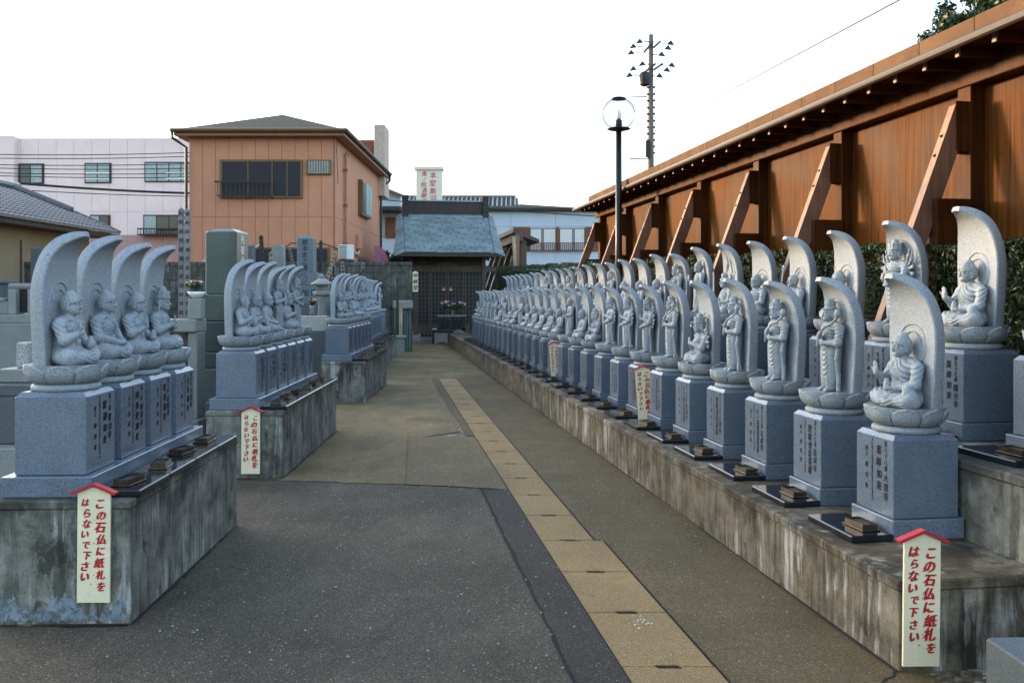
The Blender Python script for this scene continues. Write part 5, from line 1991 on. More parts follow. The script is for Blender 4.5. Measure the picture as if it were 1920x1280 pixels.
# ------------------------------------------------------------------ orange house
HX, HY = -5.27, 27.0
HZ = 6.40
hs = thing('orange_house', 'two storey salmon orange house with a low hipped olive roof', 'house', (HX, HY, 0))
W_, D_ = 4.33, 9.1
B('core', 'house_orange', hs, -W_ + .02, -.02, .02, D_, 0, HZ)
npan = 11
zsplit = 1.6 + 146 / 1700 * HY
for k in range(npan):
    x0 = -W_ + W_ * k / npan
    x1 = -W_ + W_ * (k + 1) / npan - .012
    if k == npan - 1:
        x1 += .012
    B('wall_panel', 'house_orange', hs, x0, x1, 0, .0185, zsplit + .004, HZ - .01, .003)
    B('wall_panel', 'house_orange', hs, x0, x1, 0, .0185, .3, zsplit - .004, .003)
nsp = 20
for k in range(nsp):
    y0 = .03 + (D_ - .03) * k / nsp
    y1 = .03 + (D_ - .03) * (k + 1) / nsp - .012
    B('wall_panel', 'house_orange', hs, -.0185, 0, y0, y1, zsplit + .004, HZ - .01, .003)
    B('wall_panel', 'house_orange', hs, -.0185, 0, y0, y1, .3, zsplit - .004, .003)
B('bounce_cut_panel', 'pole_concrete', hs, -W_ - .012, -W_ + .018, .03, D_, 0, HZ - .01)  # unseen grey panel added to stop orange bounce onto the tiled house
B('corner_trim', 'house_orange_trim', hs, -.05, .006, -.006, .05, .3, HZ - .01)
# roof
ov = .36
x0, x1, y0, y1 = -W_ - ov, ov, -ov, D_ + ov
ax = -W_ / 2 + .06
V = [(x0, y0, HZ + .06), (x1, y0, HZ + .06), (x1, y1, HZ + .06), (x0, y1, HZ + .06), (ax, 2.2, HZ + 1.0), (ax, D_ - 2.2, HZ + 1.0)]
rf = MB().add(V, [(0, 1, 4), (1, 2, 5, 4), (2, 3, 5), (3, 0, 4, 5), (0, 3, 2, 1)]).build('roof', 'house_roof', hs)
B('fascia', 'house_orange_trim', rf, x0 + .02, x1 - .02, y0 + .02, y1, HZ - .12, HZ + .055)
MB().tube([(x0 - .05, y0 - .05, HZ + .03), (x1 + .05, y0 - .05, HZ + .03)], .06, 8).build('gutter', 'window_frame', rf)
MB().tube([(x1 + .05, y0 - .05, HZ + .03), (x1 + .05, y1, HZ + .03)], .06, 8).build('gutter', 'window_frame_dark', rf)
MB().tube([(x0 - .02, y0, HZ), (x0 - .02, y0, HZ - .18), (-W_ - .07, -.07, HZ - .42), (-W_ - .07, -.07, .3)], .045, 8).build('downpipe', 'window_frame_dark', hs)
MB().tube([(x1 + .03, y1 - .2, HZ), (x1 + .03, y1 - .2, HZ - .25), (.08, D_ - .15, HZ - .55), (.08, D_ - .15, .3)], .05, 8).build('downpipe', 'window_frame_dark', hs)
MB().tube([(x1 - .25, -.02, HZ + .45), (x1 - .30, -.04, HZ - .5), (x1 - .26, -.03, HZ - 1.5)], .012, 6).build('antenna_wire', 'cable', hs)


def hx(px):
    return (px - 960) / 1700 * HY - HX


def hzp(py):
    return 1.6 + (553 - py) / 1700 * HY


# big window with shutters
wn_ = B('window', 'window_frame', hs, hx(414), hx(568), -.075, -.001, hzp(372), hzp(300), .006)
ed = [hx(418), hx(467), hx(512), hx(540), hx(565)]
for k in range(4):
    g = .018
    B('pane' if k < 2 else 'shutter', 'screen_dark', wn_, ed[k] + g, ed[k + 1] - g, -.090 - .01 * (k % 2), -.077, hzp(368), hzp(304), .003)
    B('mullion', 'window_frame', wn_, ed[k] - .016, ed[k] + .016, -.105, -.078, hzp(370), hzp(302), .003)
rail = B('balcony_rail', 'window_frame_dark', hs, hx(409), hx(515), -.36, -.31, hzp(345), hzp(342), .006)
for k in range(13):
    x = hx(415) + (hx(513) - hx(415)) * k / 12
    MB().tube([(x, -.335, hzp(345)), (x, -.335, hzp(366)), (x, -.27, hzp(370)), (x, -.08, hzp(371))], .011, 5).build('baluster', 'window_frame_dark', rail)
B('lower_rail', 'window_frame_dark', rail, hx(413), hx(515), -.35, -.32, hzp(369.5), hzp(368), .004)
vn = B('louvre_window', 'window_frame', hs, hx(576), hx(621), -.075, -.001, hzp(328), hzp(300.5), .005)
B('pane', 'curtain', vn, hx(578), hx(619), -.085, -.077, hzp(326), hzp(303), .0)
for k in range(9):
    x = hx(579) + (hx(618) - hx(579)) * k / 8
    B('bar', 'window_frame', vn, x - .010, x + .010, -.105, -.087, hzp(326), hzp(303))
lw = B('lower_window', 'window_frame', hs, hx(452), hx(619), -.06, -.001, hzp(495), hzp(464), .005)
for k in range(4):
    xa = hx(455) + (hx(616) - hx(455)) * k / 4
    B('pane', 'screen_dark', lw, xa + .02, xa + (hx(616) - hx(455)) / 4 - .02, -.075, -.062, hzp(493), hzp(467))
# right side
sw = B('side_window', 'window_frame', hs, .001, .16, 4.05, 6.10, 4.35, 5.55, .006)
for k in range(3):
    B('pane', 'curtain' if k else 'window_frame_dark', sw, .162, .175, 4.12 + k * .65, 4.70 + k * .65, 4.42, 5.48)
MB().tube([(.08, 1.35, hzp(490)), (.08, 1.35, 6.0), (.10, 1.45, 6.05), (.12, 1.55, 6.0)], .045, 8).build('vent_pipe', 'pipe_pink', hs)
for z in (3.2, 4.4, 5.5):
    MB().tube([(.02, 1.35, z), (.14, 1.35, z)], .06, 8).build('pipe_clip', 'house_orange_trim', hs)
B('meter_box', 'house_orange', hs, .002, .14, 3.6, 4.1, 3.15, 3.65, .02)
MB().tube([(.06, 3.3, 3.0), (.06, 3.85, 3.0), (.06, 3.85, 3.15)], .035, 6).build('meter_pipe', 'pipe_cream', hs)
B('penthouse', 'penthouse_beige', hs, -.16, .26, D_ - .4, D_ + .9, HZ - .9, HZ + 1.9, .01)
B('penthouse_wall', 'shutter_brown', hs, -2.0, -.165, D_ + .8, D_ + .9, HZ, HZ + 1.5)
MB().tube([(-W_ + .1, -.03, 2.3), (-W_ + .6, -.04, 2.75), (-W_ + 1.1, -.04, 2.85), (-W_ + 1.8, -.04, 2.9), (-W_ + 2.2, -.05, 3.15)], .032, 7).build('wall_conduit', 'pipe_cream', hs)
MB().tube([(-1.55, -.02, 2.7), (-1.5, -.02, 3.0), (-1.3, -.02, 3.15), (-.3, -.02, 3.12), (.02, -.02, 3.0), (.04, 2.0, 2.9), (.04, 6.0, 2.9)], .012, 5).build('wall_cable', 'cable', hs)

o = thing('air_conditioner', 'white outdoor air conditioner unit on the orange house corner', 'air conditioner', (HX + .30, HY - .05, 0))
ax0 = (635 - 960) / 1700 * 26.9 - HX - .30
B('case', 'ac_white', o, ax0, ax0 + .42, -.10, .22, hzp(487), hzp(459), .02)
for k in range(7):
    z = hzp(485) + (hzp(462) - hzp(485)) * k / 6
    B('grille_bar', 'metal_dark', o, ax0 + .03, ax0 + .25, -.112, -.102, z - .012, z + .012)
B('bracket', 'metal_dark', o, ax0, ax0 + .42, -.06, .22, hzp(492), hzp(488))
o = thing('wooden_shed', 'low brown board screen beside the air conditioner', 'screen', (HX + .35, HY + 2.0, 0))
for k in range(7):
    B('board', 'timber_dark', o, .0, .06, k * .42, k * .42 + .39, .3, 2.75 - .02 * (k % 2), .004)

# ------------------------------------------------------------------ pink building
PY = 42.0
px_ = lambda p: (p - 960) / 1700 * PY
pz_ = lambda p: 1.6 + (553 - p) / 1700 * PY
pb = thing('pink_building', 'long pale pink flat roofed building behind the orange house', 'building', (0, PY, 0))
xl, xr = px_(6), px_(440)
zt = pz_(259)
B('core', 'pink_wall', pb, xl, xr, .02, 9, 0, zt - .01)
npn = 13
for k in range(npn):
    xa = xl + (xr - xl) * k / npn
    xb = xl + (xr - xl) * (k + 1) / npn - .012
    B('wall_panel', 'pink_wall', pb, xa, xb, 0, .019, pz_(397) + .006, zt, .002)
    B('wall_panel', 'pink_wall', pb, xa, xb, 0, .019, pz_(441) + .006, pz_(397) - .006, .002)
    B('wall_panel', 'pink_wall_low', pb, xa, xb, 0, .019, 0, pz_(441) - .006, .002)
B('end_pier', 'pink_wall', pb, xl - .02, xl + .70, -.35, -.001, 0, zt + .05, .01)
for (a, b, t, bt, n) in ((36, 84, 307, 345, 2), (160, 210, 306, 344, 2), (272, 366, 304, 342, 4), (170, 208, 403, 441, 2), (270, 345, 403, 441, 3)):
    w = B('window', 'window_frame_dark', pb, px_(a), px_(b), -.05, -.002, pz_(bt), pz_(t), .006)
    for k in range(n):
        xa = px_(a) + .05 + (px_(b) - px_(a) - .1) * k / n
        xb = px_(a) + .05 + (px_(b) - px_(a) - .1) * (k + 1) / n - .05
        mt = 'window_glass' if (t == 403 and k > 0) or (a == 36 and k == 0) else 'curtain'
        B('pane', mt, w, xa, xb, -.058, -.051, pz_(bt) + .06, pz_(t) - .06)
    if t == 403 and a == 270:
        r_ = B('window_rail', 'timber_dark', pb, px_(265), px_(345), -.45, -.40, pz_(429) - .06, pz_(429))
        B('rail_base', 'timber_dark', r_, px_(265), px_(345), -.45, -.06, pz_(442), pz_(440))
        for k in range(16):
            x = px_(266) + (px_(344) - px_(266)) * k / 15
            B('baluster', 'timber_dark', r_, x - .012, x + .012, -.44, -.415, pz_(440), pz_(429) - .06)
    if t in (306, 304):
        for zz in (325, 335):
            B('white_bar', 'paint_white', w, px_(a) + (.05 if n == 2 else 1.0), px_(a) + (1.15 if n == 2 else 2.0), -.064, -.0595, pz_(zz) - .03, pz_(zz) + .03)

# ------------------------------------------------------------------ tiled house at the left edge
TX = -12.95
th = thing('tiled_house', 'low beige house with a dark grey tiled roof at the left edge', 'house', (0, 0, 0))
ZE, ZR, XR = 3.62, 5.06, -16.4
YA, YB = 7.0, 30.0
B('wall', 'beige_wall', th, -19.4, TX - .75, YA + .4, YB - .6, 0, 3.78)
B('eave_board', 'timber_dark', th, TX - .90, TX - .04, YA, YB, ZE - .16, ZE - .035)
rp = lambda t: (TX + (XR - TX) * t, ZE + (ZR - ZE) * (t ** .92))
NR = 9
V, F = [], []
for i in range(NR + 1):
    x, z = rp(i / NR)
    V += [(x, YA, z - .03), (x, YB, z - .03)]
    if i:
        F.append((2 * i - 2, 2 * i - 1, 2 * i + 1, 2 * i))
V2 = [(2 * XR - v[0], v[1], v[2]) for v in V]
rf = MB().add(V, F).add(V2, [q[::-1] for q in F]).build('roof', 'roof_tile', th)
# wavy pan tiles in courses, too small to tell apart singly
mb = MB()
rows, wv = 15, .27
ny = int((YB - YA) / wv)
for r_ in range(rows):
    (xa, za), (xb, zb) = rp(r_ / rows), rp((r_ + 1) / rows)
    V = []
    m = 5
    for j in range(ny * m + 1):
        u = j / m
        yy = YA + u * wv
        h = .045 * (math.sin(2 * math.pi * u) * .5 + .5 * (1 if (u % 1) < .3 else 0))
        V += [(xa + .01, yy, za + .040 + h), (xb, yy, zb + .004 + h * .8)]
    o_ = len(mb.v)
    mb.v += V
    mb.f += [(o_ + 2 * j, o_ + 2 * j + 2, o_ + 2 * j + 3, o_ + 2 * j + 1) for j in range(ny * m)]
    V = [(xa + .01, v[1], v[2]) for v in V[0::2]] + [(xa + .012, v[1], za - .02) for v in V[0::2]]
    k_ = len(V) // 2
    mb.add(V, [(j, j + k_, j + k_ + 1, j + 1) for j in range(k_ - 1)])
tag(mb.build('tile_course', 'roof_tile', rf), kind='stuff')
MB().tube([(XR, YA, ZR + .08), (XR, YB + .05, ZR + .10)], .17, 10).build('ridge_tile', 'roof_tile', rf)
pts = [rp(1 - .0), rp(.85), rp(.7), rp(.55), rp(.42)]
MB().tube([(p[0], YB - .35, p[1] + .09) for p in pts], .13, 9).build('verge_ridge', 'roof_tile', rf)
pts = [rp(1), rp(.75), rp(.5), rp(.25), rp(0)]
MB().tube([(p[0], YB - .04, p[1] + .03) for p in pts], .075, 8).build('verge_tile', 'roof_tile', rf)
B('side_fence', 'timber_dark', th, -13.6, -13.5, 23, 23.1, 0, 3.0)

# ------------------------------------------------------------------ white house behind the shrine
WYd = 46.0
qx = lambda p: (p - 960) / 1700 * WYd
qz = lambda p: 1.6 + (553 - p) / 1700 * WYd
wb = thing('white_house', 'wide pale blue white house with brown shutters behind the shrine', 'house', (0, WYd, 0))
B('core', 'white_wall', wb, qx(690), qx(1170), .03, 8, 0, qz(395) - .02)
for (a, b) in ((690, 745), (745, 850), (850, 958), (958, 1042), (1042, 1170)):
    B('wall_panel', 'white_wall', wb, qx(a), qx(b) - .02, 0, .028, qz(425) + .01, qz(395), .002)
    B('wall_panel', 'white_wall', wb, qx(a), qx(b) - .02, 0, .028, 0, qz(425) - .01, .002)
B('eave_board', 'timber_dark', wb, qx(840), qx(1170), -.35, -.001, qz(396), qz(391), .01)
MB().prism([(qx(930), qz(391)), (qx(1128), qz(396)), (qx(1075), qz(390)), (qx(976), qz(384))], -.3, 6, 'Y').build('low_roof', 'roof_tile', wb)
for (a, b, nm, mt) in ((962, 993, 'shutter', 'shutter_brown'), (1097, 1122, 'shutter', 'shutter_brown'), (1043, 1048, 'mullion', 'shutter_brown')):
    B(nm, mt, wb, qx(a), qx(b), -.10, -.001, qz(471), qz(426), .006)
for (a, b) in ((993.5, 1016), (1018, 1042.5), (1048.5, 1074), (1076, 1096.5)):
    w = B('window', 'window_frame', wb, qx(a), qx(b), -.045, -.001, qz(470), qz(428), .004)
    B('pane', 'blind_white', w, qx(a) + .04, qx(b) - .04, -.055, -.046, qz(469), qz(429) - .02)
r_ = B('rail', 'shutter_brown', wb, qx(993), qx(1097), -.20, -.15, qz(456), qz(455))
B('lower_rail', 'shutter_brown', r_, qx(993), qx(1097), -.20, -.15, qz(471), qz(469))
for k in range(28):
    x = qx(994) + (qx(1096) - qx(994)) * k / 27
    B('baluster', 'shutter_brown', r_, x - .014, x + .014, -.19, -.16, qz(469), qz(456))
# left part: gable, dark lean-to, shutter
B('gable_wall', 'white_wall', wb, qx(700), qx(756), -1.2, -.001, qz(394), qz(372))
MB().prism([(qx(700), qz(372)), (qx(757), qz(372)), (qx(722), qz(360))], -1.2, -.01, 'Y').build('gable', 'white_wall', wb)
MB().bar((qx(698), -1.4, qz(366)), (qx(722), -1.4, qz(357)), .6, .10, (0, 0, 1)).build('gable_verge', 'roof_tile', wb)
MB().bar((qx(722), -1.4, qz(357)), (qx(762), -1.4, qz(373)), .6, .10, (0, 0, 1)).build('gable_verge', 'roof_tile', wb)
B('lean_to_roof', 'timber_dark', wb, qx(700), qx(760), -2.0, -.01, qz(400), qz(394))
B('shutter', 'shutter_brown', wb, qx(724), qx(742), -.12, -.002, qz(446), qz(408))
B('window', 'curtain', wb, qx(712), qx(723), -.08, -.002, qz(444), qz(410))
# big tiled roof
o = thing('tiled_roof_house', 'house with a steep dark tiled roof behind the white house', 'house', (0, WYd + 2.0, 0))
kx = lambda p: (p - 960) / 1700 * (WYd + 2)
kz = lambda p: 1.6 + (553 - p) / 1700 * (WYd + 2)
B('wall', 'white_wall', o, kx(745), kx(968), .6, 6, 0, kz(390))
rf = MB().add([(kx(745), -.4, kz(391)), (kx(973), -.4, kz(391)), (kx(970), 2.2, kz(362)), (kx(745), 2.2, kz(362)), (kx(973), 5, kz(391)), (kx(745), 5, kz(391))],
              [(0, 1, 2, 3), (3, 2, 4, 5)]).build('roof', 'roof_tile', o)
mb = MB()
x = kx(745)
while x < kx(972):
    mb.tube([(x, -.45, kz(391) + .04), (x, 2.15, kz(362) + .04)], .055, 6)
    x += .24
for r_ in range(7):
    t = r_ / 7
    mb.box(kx(745), kx(972), -.42 + 2.6 * t, -.36 + 2.6 * t, kz(391) + (kz(362) - kz(391)) * t, kz(391) + (kz(362) - kz(391)) * t + .055)
tag(mb.build('tile_course', 'roof_tile', rf), kind='stuff')
MB().box(kx(745), kx(966), 2.0, 2.4, kz(363), kz(358.5)).build('ridge_tile', 'roof_tile', rf)
# sign tower
SYd = 44.0
o = thing('temple_sign_tower', 'tall cream sign tower with pink brush lettering above the shrine roof', 'sign', ((804 - 960) / 1700 * SYd, SYd, 0))
tz = 1.6 + (553 - 313) / 1700 * SYd
hw = 24.0 / 1700 * SYd
B('shaft', 'sign_tower', o, -hw, hw, 0, .6, 0, tz - .16, .01)
B('cap', 'sign_tower', o, -hw - .07, hw + .07, -.07, .67, tz - .159, tz, .02)
mb = MB()
fn = lambda u, v: (u, -.004, v)
vcol(mb, '本堂飯沼', .20, tz - .26, .30, .375, fn, .035, .1, .05)
vcol(mb, '奥ノ院満願寺', -.22, tz - .22, .235, .262, fn, .035, .1, .05)
mb.build('lettering', 'paint_pink', o)['kind'] = 'stuff'
# bush and pink panel left of the shrine
lob = [((random.uniform(-.5, .5), random.uniform(-.4, .4), 2.6 + random.uniform(-.6, .7)), (.42, .42, .42)) for _ in range(10)]
branchy('garden_bush', 'round green garden bush between the orange house and the shrine', 'bush', ((735 - 960) / 1700 * 35, 35, 0), 2.6, lob, 'bush_leaf', 120, .05, .4, 9)
o = thing('leaning_board', 'rounded pink board leaning beside the green bush', 'board', ((717 - 960) / 1700 * 34, 34, 0))
MB().prism([(-.3, 0), (.28, 0), (.28, 2.7), (.20, 3.0), (.05, 3.3), (-.15, 3.45), (-.3, 3.45)], 0, .05, 'Y').build('sheet', 'flower_pink', o)

# ------------------------------------------------------------------ graves
def at(px, Yd):
    return (px - 960) / 1700 * Yd


def zat(py, Yd):
    return 1.6 + (553 - py) / 1700 * Yd


# tall green granite grave
Yg = 10.6
s_ = 1700 / Yg
o = thing('green_gravestone', 'tall dark green polished gravestone with white lettering on its side', 'gravestone', (at(417, Yg), Yg, 0), R(-6))
B('pillar', 'granite_green', o, -.185, .185, -.03, .33, zat(552, Yg), zat(434, Yg), .012)
MB().hexa([(-.175, -.02, zat(434.5, Yg)), (.175, -.02, zat(434.5, Yg)), (.175, .32, zat(434.5, Yg)), (-.175, .32, zat(434.5, Yg)),
           (-.09, .05, zat(428.5, Yg)), (.09, .05, zat(428.5, Yg)), (.09, .25, zat(428.5, Yg)), (-.09, .25, zat(428.5, Yg))]).build('pillar_crown', 'granite_green', o)
mb = MB()
vcol(mb, '先祖代々', .15, zat(440, Yg), .10, .125, lambda u, v: (.187, u, v), .03, .1, .04)
mb.build('lettering', 'paint_white', o)['kind'] = 'stuff'
for nm, w, t_, b_ in (('upper_step', .27, 552.5, 601), ('middle_step', .42, 601.5, 657), ('lower_step', .46, 657.5, 686), ('footing', .60, 686.5, 760)):
    B(nm, 'granite_green' if nm != 'footing' else 'granite_dark', o, -w, w, -.03 - w + .185, .60, zat(b_, Yg), zat(t_, Yg), .01)
B('kerb', 'granite_plinth', o, -.75, 1.1, -.62, -.50, 0, .42, .008)
B('kerb', 'granite_plinth', o, -.75, 1.1, -.74, -.62, 0, .20, .008)
# rough stone just behind it
o = thing('rough_gravestone', 'narrow rough brown stone slab behind the green gravestone', 'gravestone', (at(400, 13.5), 13.5, 0))
B('slab', 'stone_old', o, -.12, .12, 0, .2, .9, zat(432, 13.5), .02)
B('step', 'granite_dark', o, -.32, .32, -.1, .4, .45, .9, .01)
B('step', 'granite_dark', o, -.36, .50, -.2, .5, 0, .448, .01)
# offering stand with bowl of flowers
Yo = 9.6
o = thing('offering_stand', 'grey stone table with square legs beside the wooden stupas', 'stone table', (at(345, Yo), Yo, 0))
B('top', 'stone_old', o, -.28, .17, -.12, .22, zat(622, Yo), zat(598, Yo), .012)
for x in (-.22, .12):
    B('leg', 'stone_old', o, x - .05, x + .05, -.08, .18, .3, zat(622.5, Yo), .008)
B('base', 'stone_old', o, -.34, .22, -.2, .3, 0, .30, .01)
bouquet('flower_bowl', 'white bowl of yellow, pink and purple flowers on the stone table', (at(367, Yo), Yo + .03, zat(560, Yo)), .085,
        ['flower_yellow', 'flower_pink', 'flower_purple', 'flower_yellow', 'flower_white', 'flower_purple'], 11, .035, 'bowl', 3)
B('bowl_block', 'stone_old', o, at(367, Yo) - at(345, Yo) - .07, at(367, Yo) - at(345, Yo) + .07, -.04, .10, zat(598, Yo) + .001, zat(560, Yo), .008)


def stupa(px, Yd, top, bot, wpx, label, mat='stupa_wood', lean=0.0, chars=9, seed=0):
    rs = random.Random(seed)
    w = wpx / 1700 * Yd / 2
    zt, zb = zat(top, Yd), max(.2, zat(bot, Yd))
    o = thing('wooden_stupa', label, 'memorial board', (at(px, Yd), Yd, zb), 0, 'wooden memorial boards among the graves')
    H = zt - zb
    n = w * .9
    poly = [(-w, 0), (w, 0), (w, H - n * 5.5), (w * .80, H - n * 5.1), (w, H - n * 4.6), (w, H - n * 3.2), (w * .78, H - n * 2.8), (w, H - n * 2.3), (w, H - n * 1.0), (0, H), (-w, H - n * 1.0),
            (-w, H - n * 2.3), (-w * .78, H - n * 2.8), (-w, H - n * 3.2), (-w, H - n * 4.6), (-w * .80, H - n * 5.1), (-w, H - n * 5.5)]
    MB().prism(poly, -.014, 0, 'Y').build('board', mat, o)
    mb = MB()
    k = ''.join(rs.choice('南無阿弥陀佛為先祖代々菩提供養塔') for _ in range(chars))
    vcol(mb, k, 0, H - n * 1.4, w * 1.5, (H - n * 2) / (chars + .3), lambda u, v: (u, -.0155, v), .03, .1, .06)
    mb.build('lettering', 'paint_and_shade_black', o)['kind'] = 'stuff'
    o.rotation_euler.y = lean
    return o


stupa(341, 9.9, 389, 640, 11.5, 'tall grey wooden stupa board, left one of the pair', chars=14, seed=1)
stupa(352.5, 9.85, 391, 640, 10.5, 'tall grey wooden stupa board, right one of the pair', chars=14, seed=2)
stupa(481, 19, 457, 540, 4.5, 'small grey board left of the dark board behind the second platform', lean=R(-4), seed=3)
stupa(495, 18.6, 440, 540, 8, 'dark weathered board standing behind the second left platform', 'timber_dark', R(-3), seed=4)
stupa(508.5, 18.4, 471, 540, 7, 'pale new wooden board behind the second left platform', 'stupa_new', seed=5, chars=5)
stupa(556, 20, 464, 530, 6, 'thin board leaning left of the blue grey gravestone', lean=R(-11), seed=6)
stupa(599, 20.5, 450, 545, 6.5, 'dark thin board just right of the blue grey gravestone', 'timber_dark', R(2), seed=7)
stupa(607, 20.2, 467, 545, 6.5, 'brown board leaning right beside the blue grey gravestone', 'stupa_new', R(17), seed=8)
stupa(624, 21, 491, 560, 5.5, 'leftmost of the short white boards above the third platform', seed=9)
stupa(631, 21, 490, 560, 5.5, 'second of the short white boards above the third platform', lean=R(-4), seed=10)
stupa(646, 21.2, 489, 560, 6, 'third of the short white boards above the third platform', lean=R(-3), seed=11)
stupa(641, 21.0, 487, 560, 6, 'dark board leaning across the short white boards', 'timber_grey', R(38), seed=12)
stupa(672, 21.3, 490, 560, 6, 'single short white board right of the short boards', lean=R(8), seed=13)

# blue grey gravestone with crest
Yb = 18.4
o = thing('blue_gravestone', 'blue grey gravestone with carved lettering and a round crest', 'gravestone', (at(572, Yb), Yb, 0))
B('pillar', 'granite_blue', o, -.165, .165, 0, .33, zat(511, Yb), zat(446, Yb), .012)
MB().hexa([(-.155, .01, zat(446.4, Yb)), (.155, .01, zat(446.4, Yb)), (.155, .32, zat(446.4, Yb)), (-.155, .32, zat(446.4, Yb)),
           (-.08, .09, zat(441, Yb)), (.08, .09, zat(441, Yb)), (.08, .24, zat(441, Yb)), (-.08, .24, zat(441, Yb))]).build('pillar_crown', 'granite_blue', o)
mb = MB()
vcol(mb, '根本家之墓', 0, zat(449, Yb), .115, .128, lambda u, v: (u, -.0015, v), .03, .1, .04)
mb.build('lettering', 'paint_and_shade_black', o)['kind'] = 'stuff'
B('upper_step', 'granite_blue', o, -.26, .26, -.09, .42, zat(534.5, Yb), zat(511.4, Yb), .01)
ring = MB()
zc = zat(522, Yb)
ring.tube([(.085 * math.cos(a) - .03, -.091, zc + .085 * math.sin(a)) for a in np.linspace(0, 2 * math.pi, 25)], .010, 5)
ring.build('crest', 'granite_dark', o)
B('lower_step', 'granite_blue', o, -.40, .40, -.2, .55, zat(570, Yb), zat(535, Yb), .01)
mb = MB()
for k, ch in enumerate('相田'):
    vcol(mb, ch, .05 + .18 * k, zat(543, Yb), .13, .15, lambda u, v: (u, -.2015, v), .03)
mb.build('lettering', 'paint_and_shade_black', o)['kind'] = 'stuff'
B('footing', 'granite_dark', o, -.55, .55, -.35, .7, 0, zat(570.4, Yb), .01)
o = thing('plain_gravestone', 'small weathered grey gravestone left of the blue grey one', 'gravestone', (at(520, 19.5), 19.5, 0))
MB().prism([(-.12, .9), (.12, .9), (.12, zat(463, 19.5)), (.06, zat(459, 19.5)), (-.06, zat(459, 19.5)), (-.12, zat(463, 19.5))], 0, .24, 'Y').build('pillar', 'stone_old', o)
B('step', 'stone_old', o, -.25, .25, -.1, .35, 0, .899, .01)
o = thing('low_gravestone', 'dark gravestone between the green and the plain gravestone', 'gravestone', (at(462, 16.5), 16.5, 0))
B('pillar', 'granite_dark', o, -.11, .11, 0, .22, .8, zat(460, 16.5), .01)
B('step', 'granite_dark', o, -.3, .3, -.1, .4, 0, .798, .01)
# stone lantern
Yl = 15.6
o = thing('stone_lantern', 'pale stone lantern with a round cap beside the blue grey gravestone', 'stone lantern', (at(604, Yl), Yl, 0))
k = 1700 / Yl
lz0 = lambda py: zat(py, Yl)
MB().lathe([(.10, lz0(640)), (.09, lz0(610)), (.065, lz0(580)), (.075, lz0(560)), (.10, lz0(556))], 16).build('column', 'stone_old', o, True)
MB().lathe([(.10, lz0(556)), (.155, lz0(553)), (.165, lz0(549)), (.14, lz0(546))], 6).build('platform', 'stone_old', o)
B('light_box', 'stone_old', o, -.085, .085, -.085, .085, lz0(547), lz0(533), .006)
for i in range(3):
    for j in range(3):
        x, z = -.04 + .04 * i, lz0(545) + (lz0(535) - lz0(545)) * (j + .5) / 3
        MB().bar((x - .010, -.088, z - .010), (x + .010, -.088, z + .010), .004, .006, (0, 1, 0)).build('lattice_hole_shade', 'paint_and_shade_black', o)  # black lozenge on the face, painted for the shade in a hole
MB().lathe([(.19, lz0(534)), (.195, lz0(531.5)), (.12, lz0(527)), (.085, lz0(524)), (.05, lz0(522)), (.05, lz0(521))], 20).build('cap', 'stone_old', o, True)
MB().lathe([(.03, lz0(521)), (.055, lz0(519)), (.05, lz0(517)), (.02, lz0(515.5)), (.015, lz0(513))], 12).build('finial', 'stone_old', o, True)
o = thing('speckled_wall', 'low speckled granite wall before the stone lantern', 'wall', (at(585, 14.8), 14.8, 0))
B('rail', 'granite_speckled', o, -.45, .25, 0, .18, zat(621, 14.8), zat(592, 14.8), .01)
B('base', 'granite_dark', o, -.5, .3, -.05, .25, 0, zat(621.4, 14.8), .01)
bouquet('grave_flowers', 'orange, pink and white flowers beside the stone lantern', (at(586, 15.2), 15.2, zat(590, 15.2)), .06, ['flower_orange', 'flower_pink', 'flower_white', 'flower_orange'], 6, .045, 'vase', 8)

# family grave enclosure at the left edge
Ye = 15.0
o = thing('grave_enclosure', 'pale grey stone grave altar with a dark niche at the left edge', 'gravestone', (0, Ye, 0))
gx = lambda p: at(p, Ye)
B('base', 'stone_old', o, gx(-60), gx(120), -.3, 1.2, 0, zat(605, Ye), .01)
B('step', 'stone_old', o, gx(-60), gx(110), -.2, 1.1, zat(604.6, Ye), zat(589, Ye), .01)
B('side_block', 'stone_old', o, gx(-60), gx(22), -.1, .4, zat(588.6, Ye), zat(565, Ye), .01)
B('pillar', 'stone_old', o, gx(22), gx(36), -.1, .2, zat(588.6, Ye), zat(542, Ye), .008)
B('pillar', 'stone_old', o, gx(58), gx(72), -.1, .2, zat(588.6, Ye), zat(542, Ye), .008)
B('niche', 'paint_and_shade_black', o, gx(36) + .005, gx(58) - .005, .02, .06, zat(585, Ye), zat(543, Ye))  # black sheet between the pillars, shade of the recess as colour
MB().tube([(gx(16), .05, zat(537, Ye)), (gx(90), .05, zat(537, Ye))], .055, 10).build('round_beam', 'stone_old', o)
B('shelf', 'stone_old', o, gx(-60), gx(14), -.12, .3, zat(564.6, Ye), zat(558, Ye), .006)
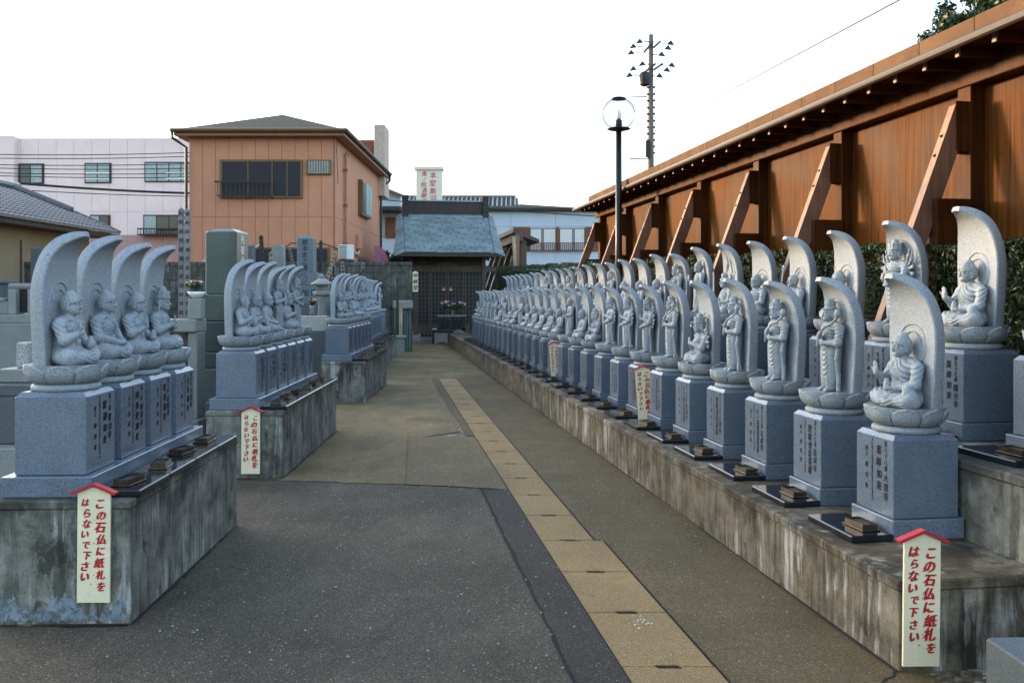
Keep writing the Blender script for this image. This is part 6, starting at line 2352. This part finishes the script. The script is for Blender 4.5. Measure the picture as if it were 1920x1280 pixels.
o = thing('dark_obelisk', 'dark square gravestone behind the nearest left statue', 'gravestone', (at(68, 17.5), 17.5, 0))
B('pillar', 'granite_dark', o, -.11, .11, 0, .22, 1.0, zat(464, 17.5), .01)
B('step', 'granite_dark', o, -.22, .22, -.1, .3, 0, .998, .01)
MB().tube([(-.18, -.2, .9), (-.18, -.2, zat(451, 17.5))], .022, 6).build('rod', 'metal_dark', o)
o = thing('dark_grave', 'dark low gravestone with a broad cap at the far left', 'gravestone', (at(2, 16.5), 16.5, 0))
B('pillar', 'granite_dark', o, -.12, .12, 0, .25, .9, zat(532, 16.5), .01)
B('cap', 'granite_dark', o, -.16, .17, -.04, .29, zat(531.7, 16.5), zat(526, 16.5), .01)
B('step', 'granite_dark', o, -.22, .22, -.1, .35, 0, .898, .01)
Yk = 8.2
o = thing('stone_kerb', 'dark stone grave kerb with speckled posts at the left edge', 'grave kerb', (0, Yk, 0))
gk = lambda p: at(p, Yk)
B('post', 'granite_speckled', o, gk(31), gk(53), 0, .12, zat(690, Yk), zat(642, Yk), .008)
B('post', 'granite_speckled', o, gk(50), gk(75), .35, .47, zat(682, Yk), zat(598, Yk), .008)
B('post', 'granite_speckled', o, gk(-30), gk(1.5), .9, 1.05, .4, zat(598, Yk), .008)
B('upper_step', 'stone_old', o, gk(5), gk(110), -.1, .6, zat(715, Yk), zat(690.4, Yk), .01)
B('middle_step', 'granite_dark', o, gk(-60), gk(110), -.3, .6, zat(736, Yk), zat(715.4, Yk), .01)
B('lower_step', 'granite_dark', o, gk(-60), gk(22), -.3, .6, .3, zat(736.4, Yk), .01)
B('lower_step', 'granite_dark', o, gk(23), gk(110), -.3, .6, .3, zat(736.4, Yk), .01)
B('kerb_stone', 'stone_old', o, gk(-60), gk(110), -.5, .7, 0, .298, .01)
o = thing('fallen_log', 'dark rounded log lying on the kerb at the left edge', 'log', (at(-2, 8.3), 8.0, zat(684, 8.0)))
MB().tube([(-.3, 0, 0), (.0, .0, .01), (.09, .02, .0), (.115, .03, 0)], [.055, .055, .045, .012], 10).build('trunk', 'timber_dark', o, True)
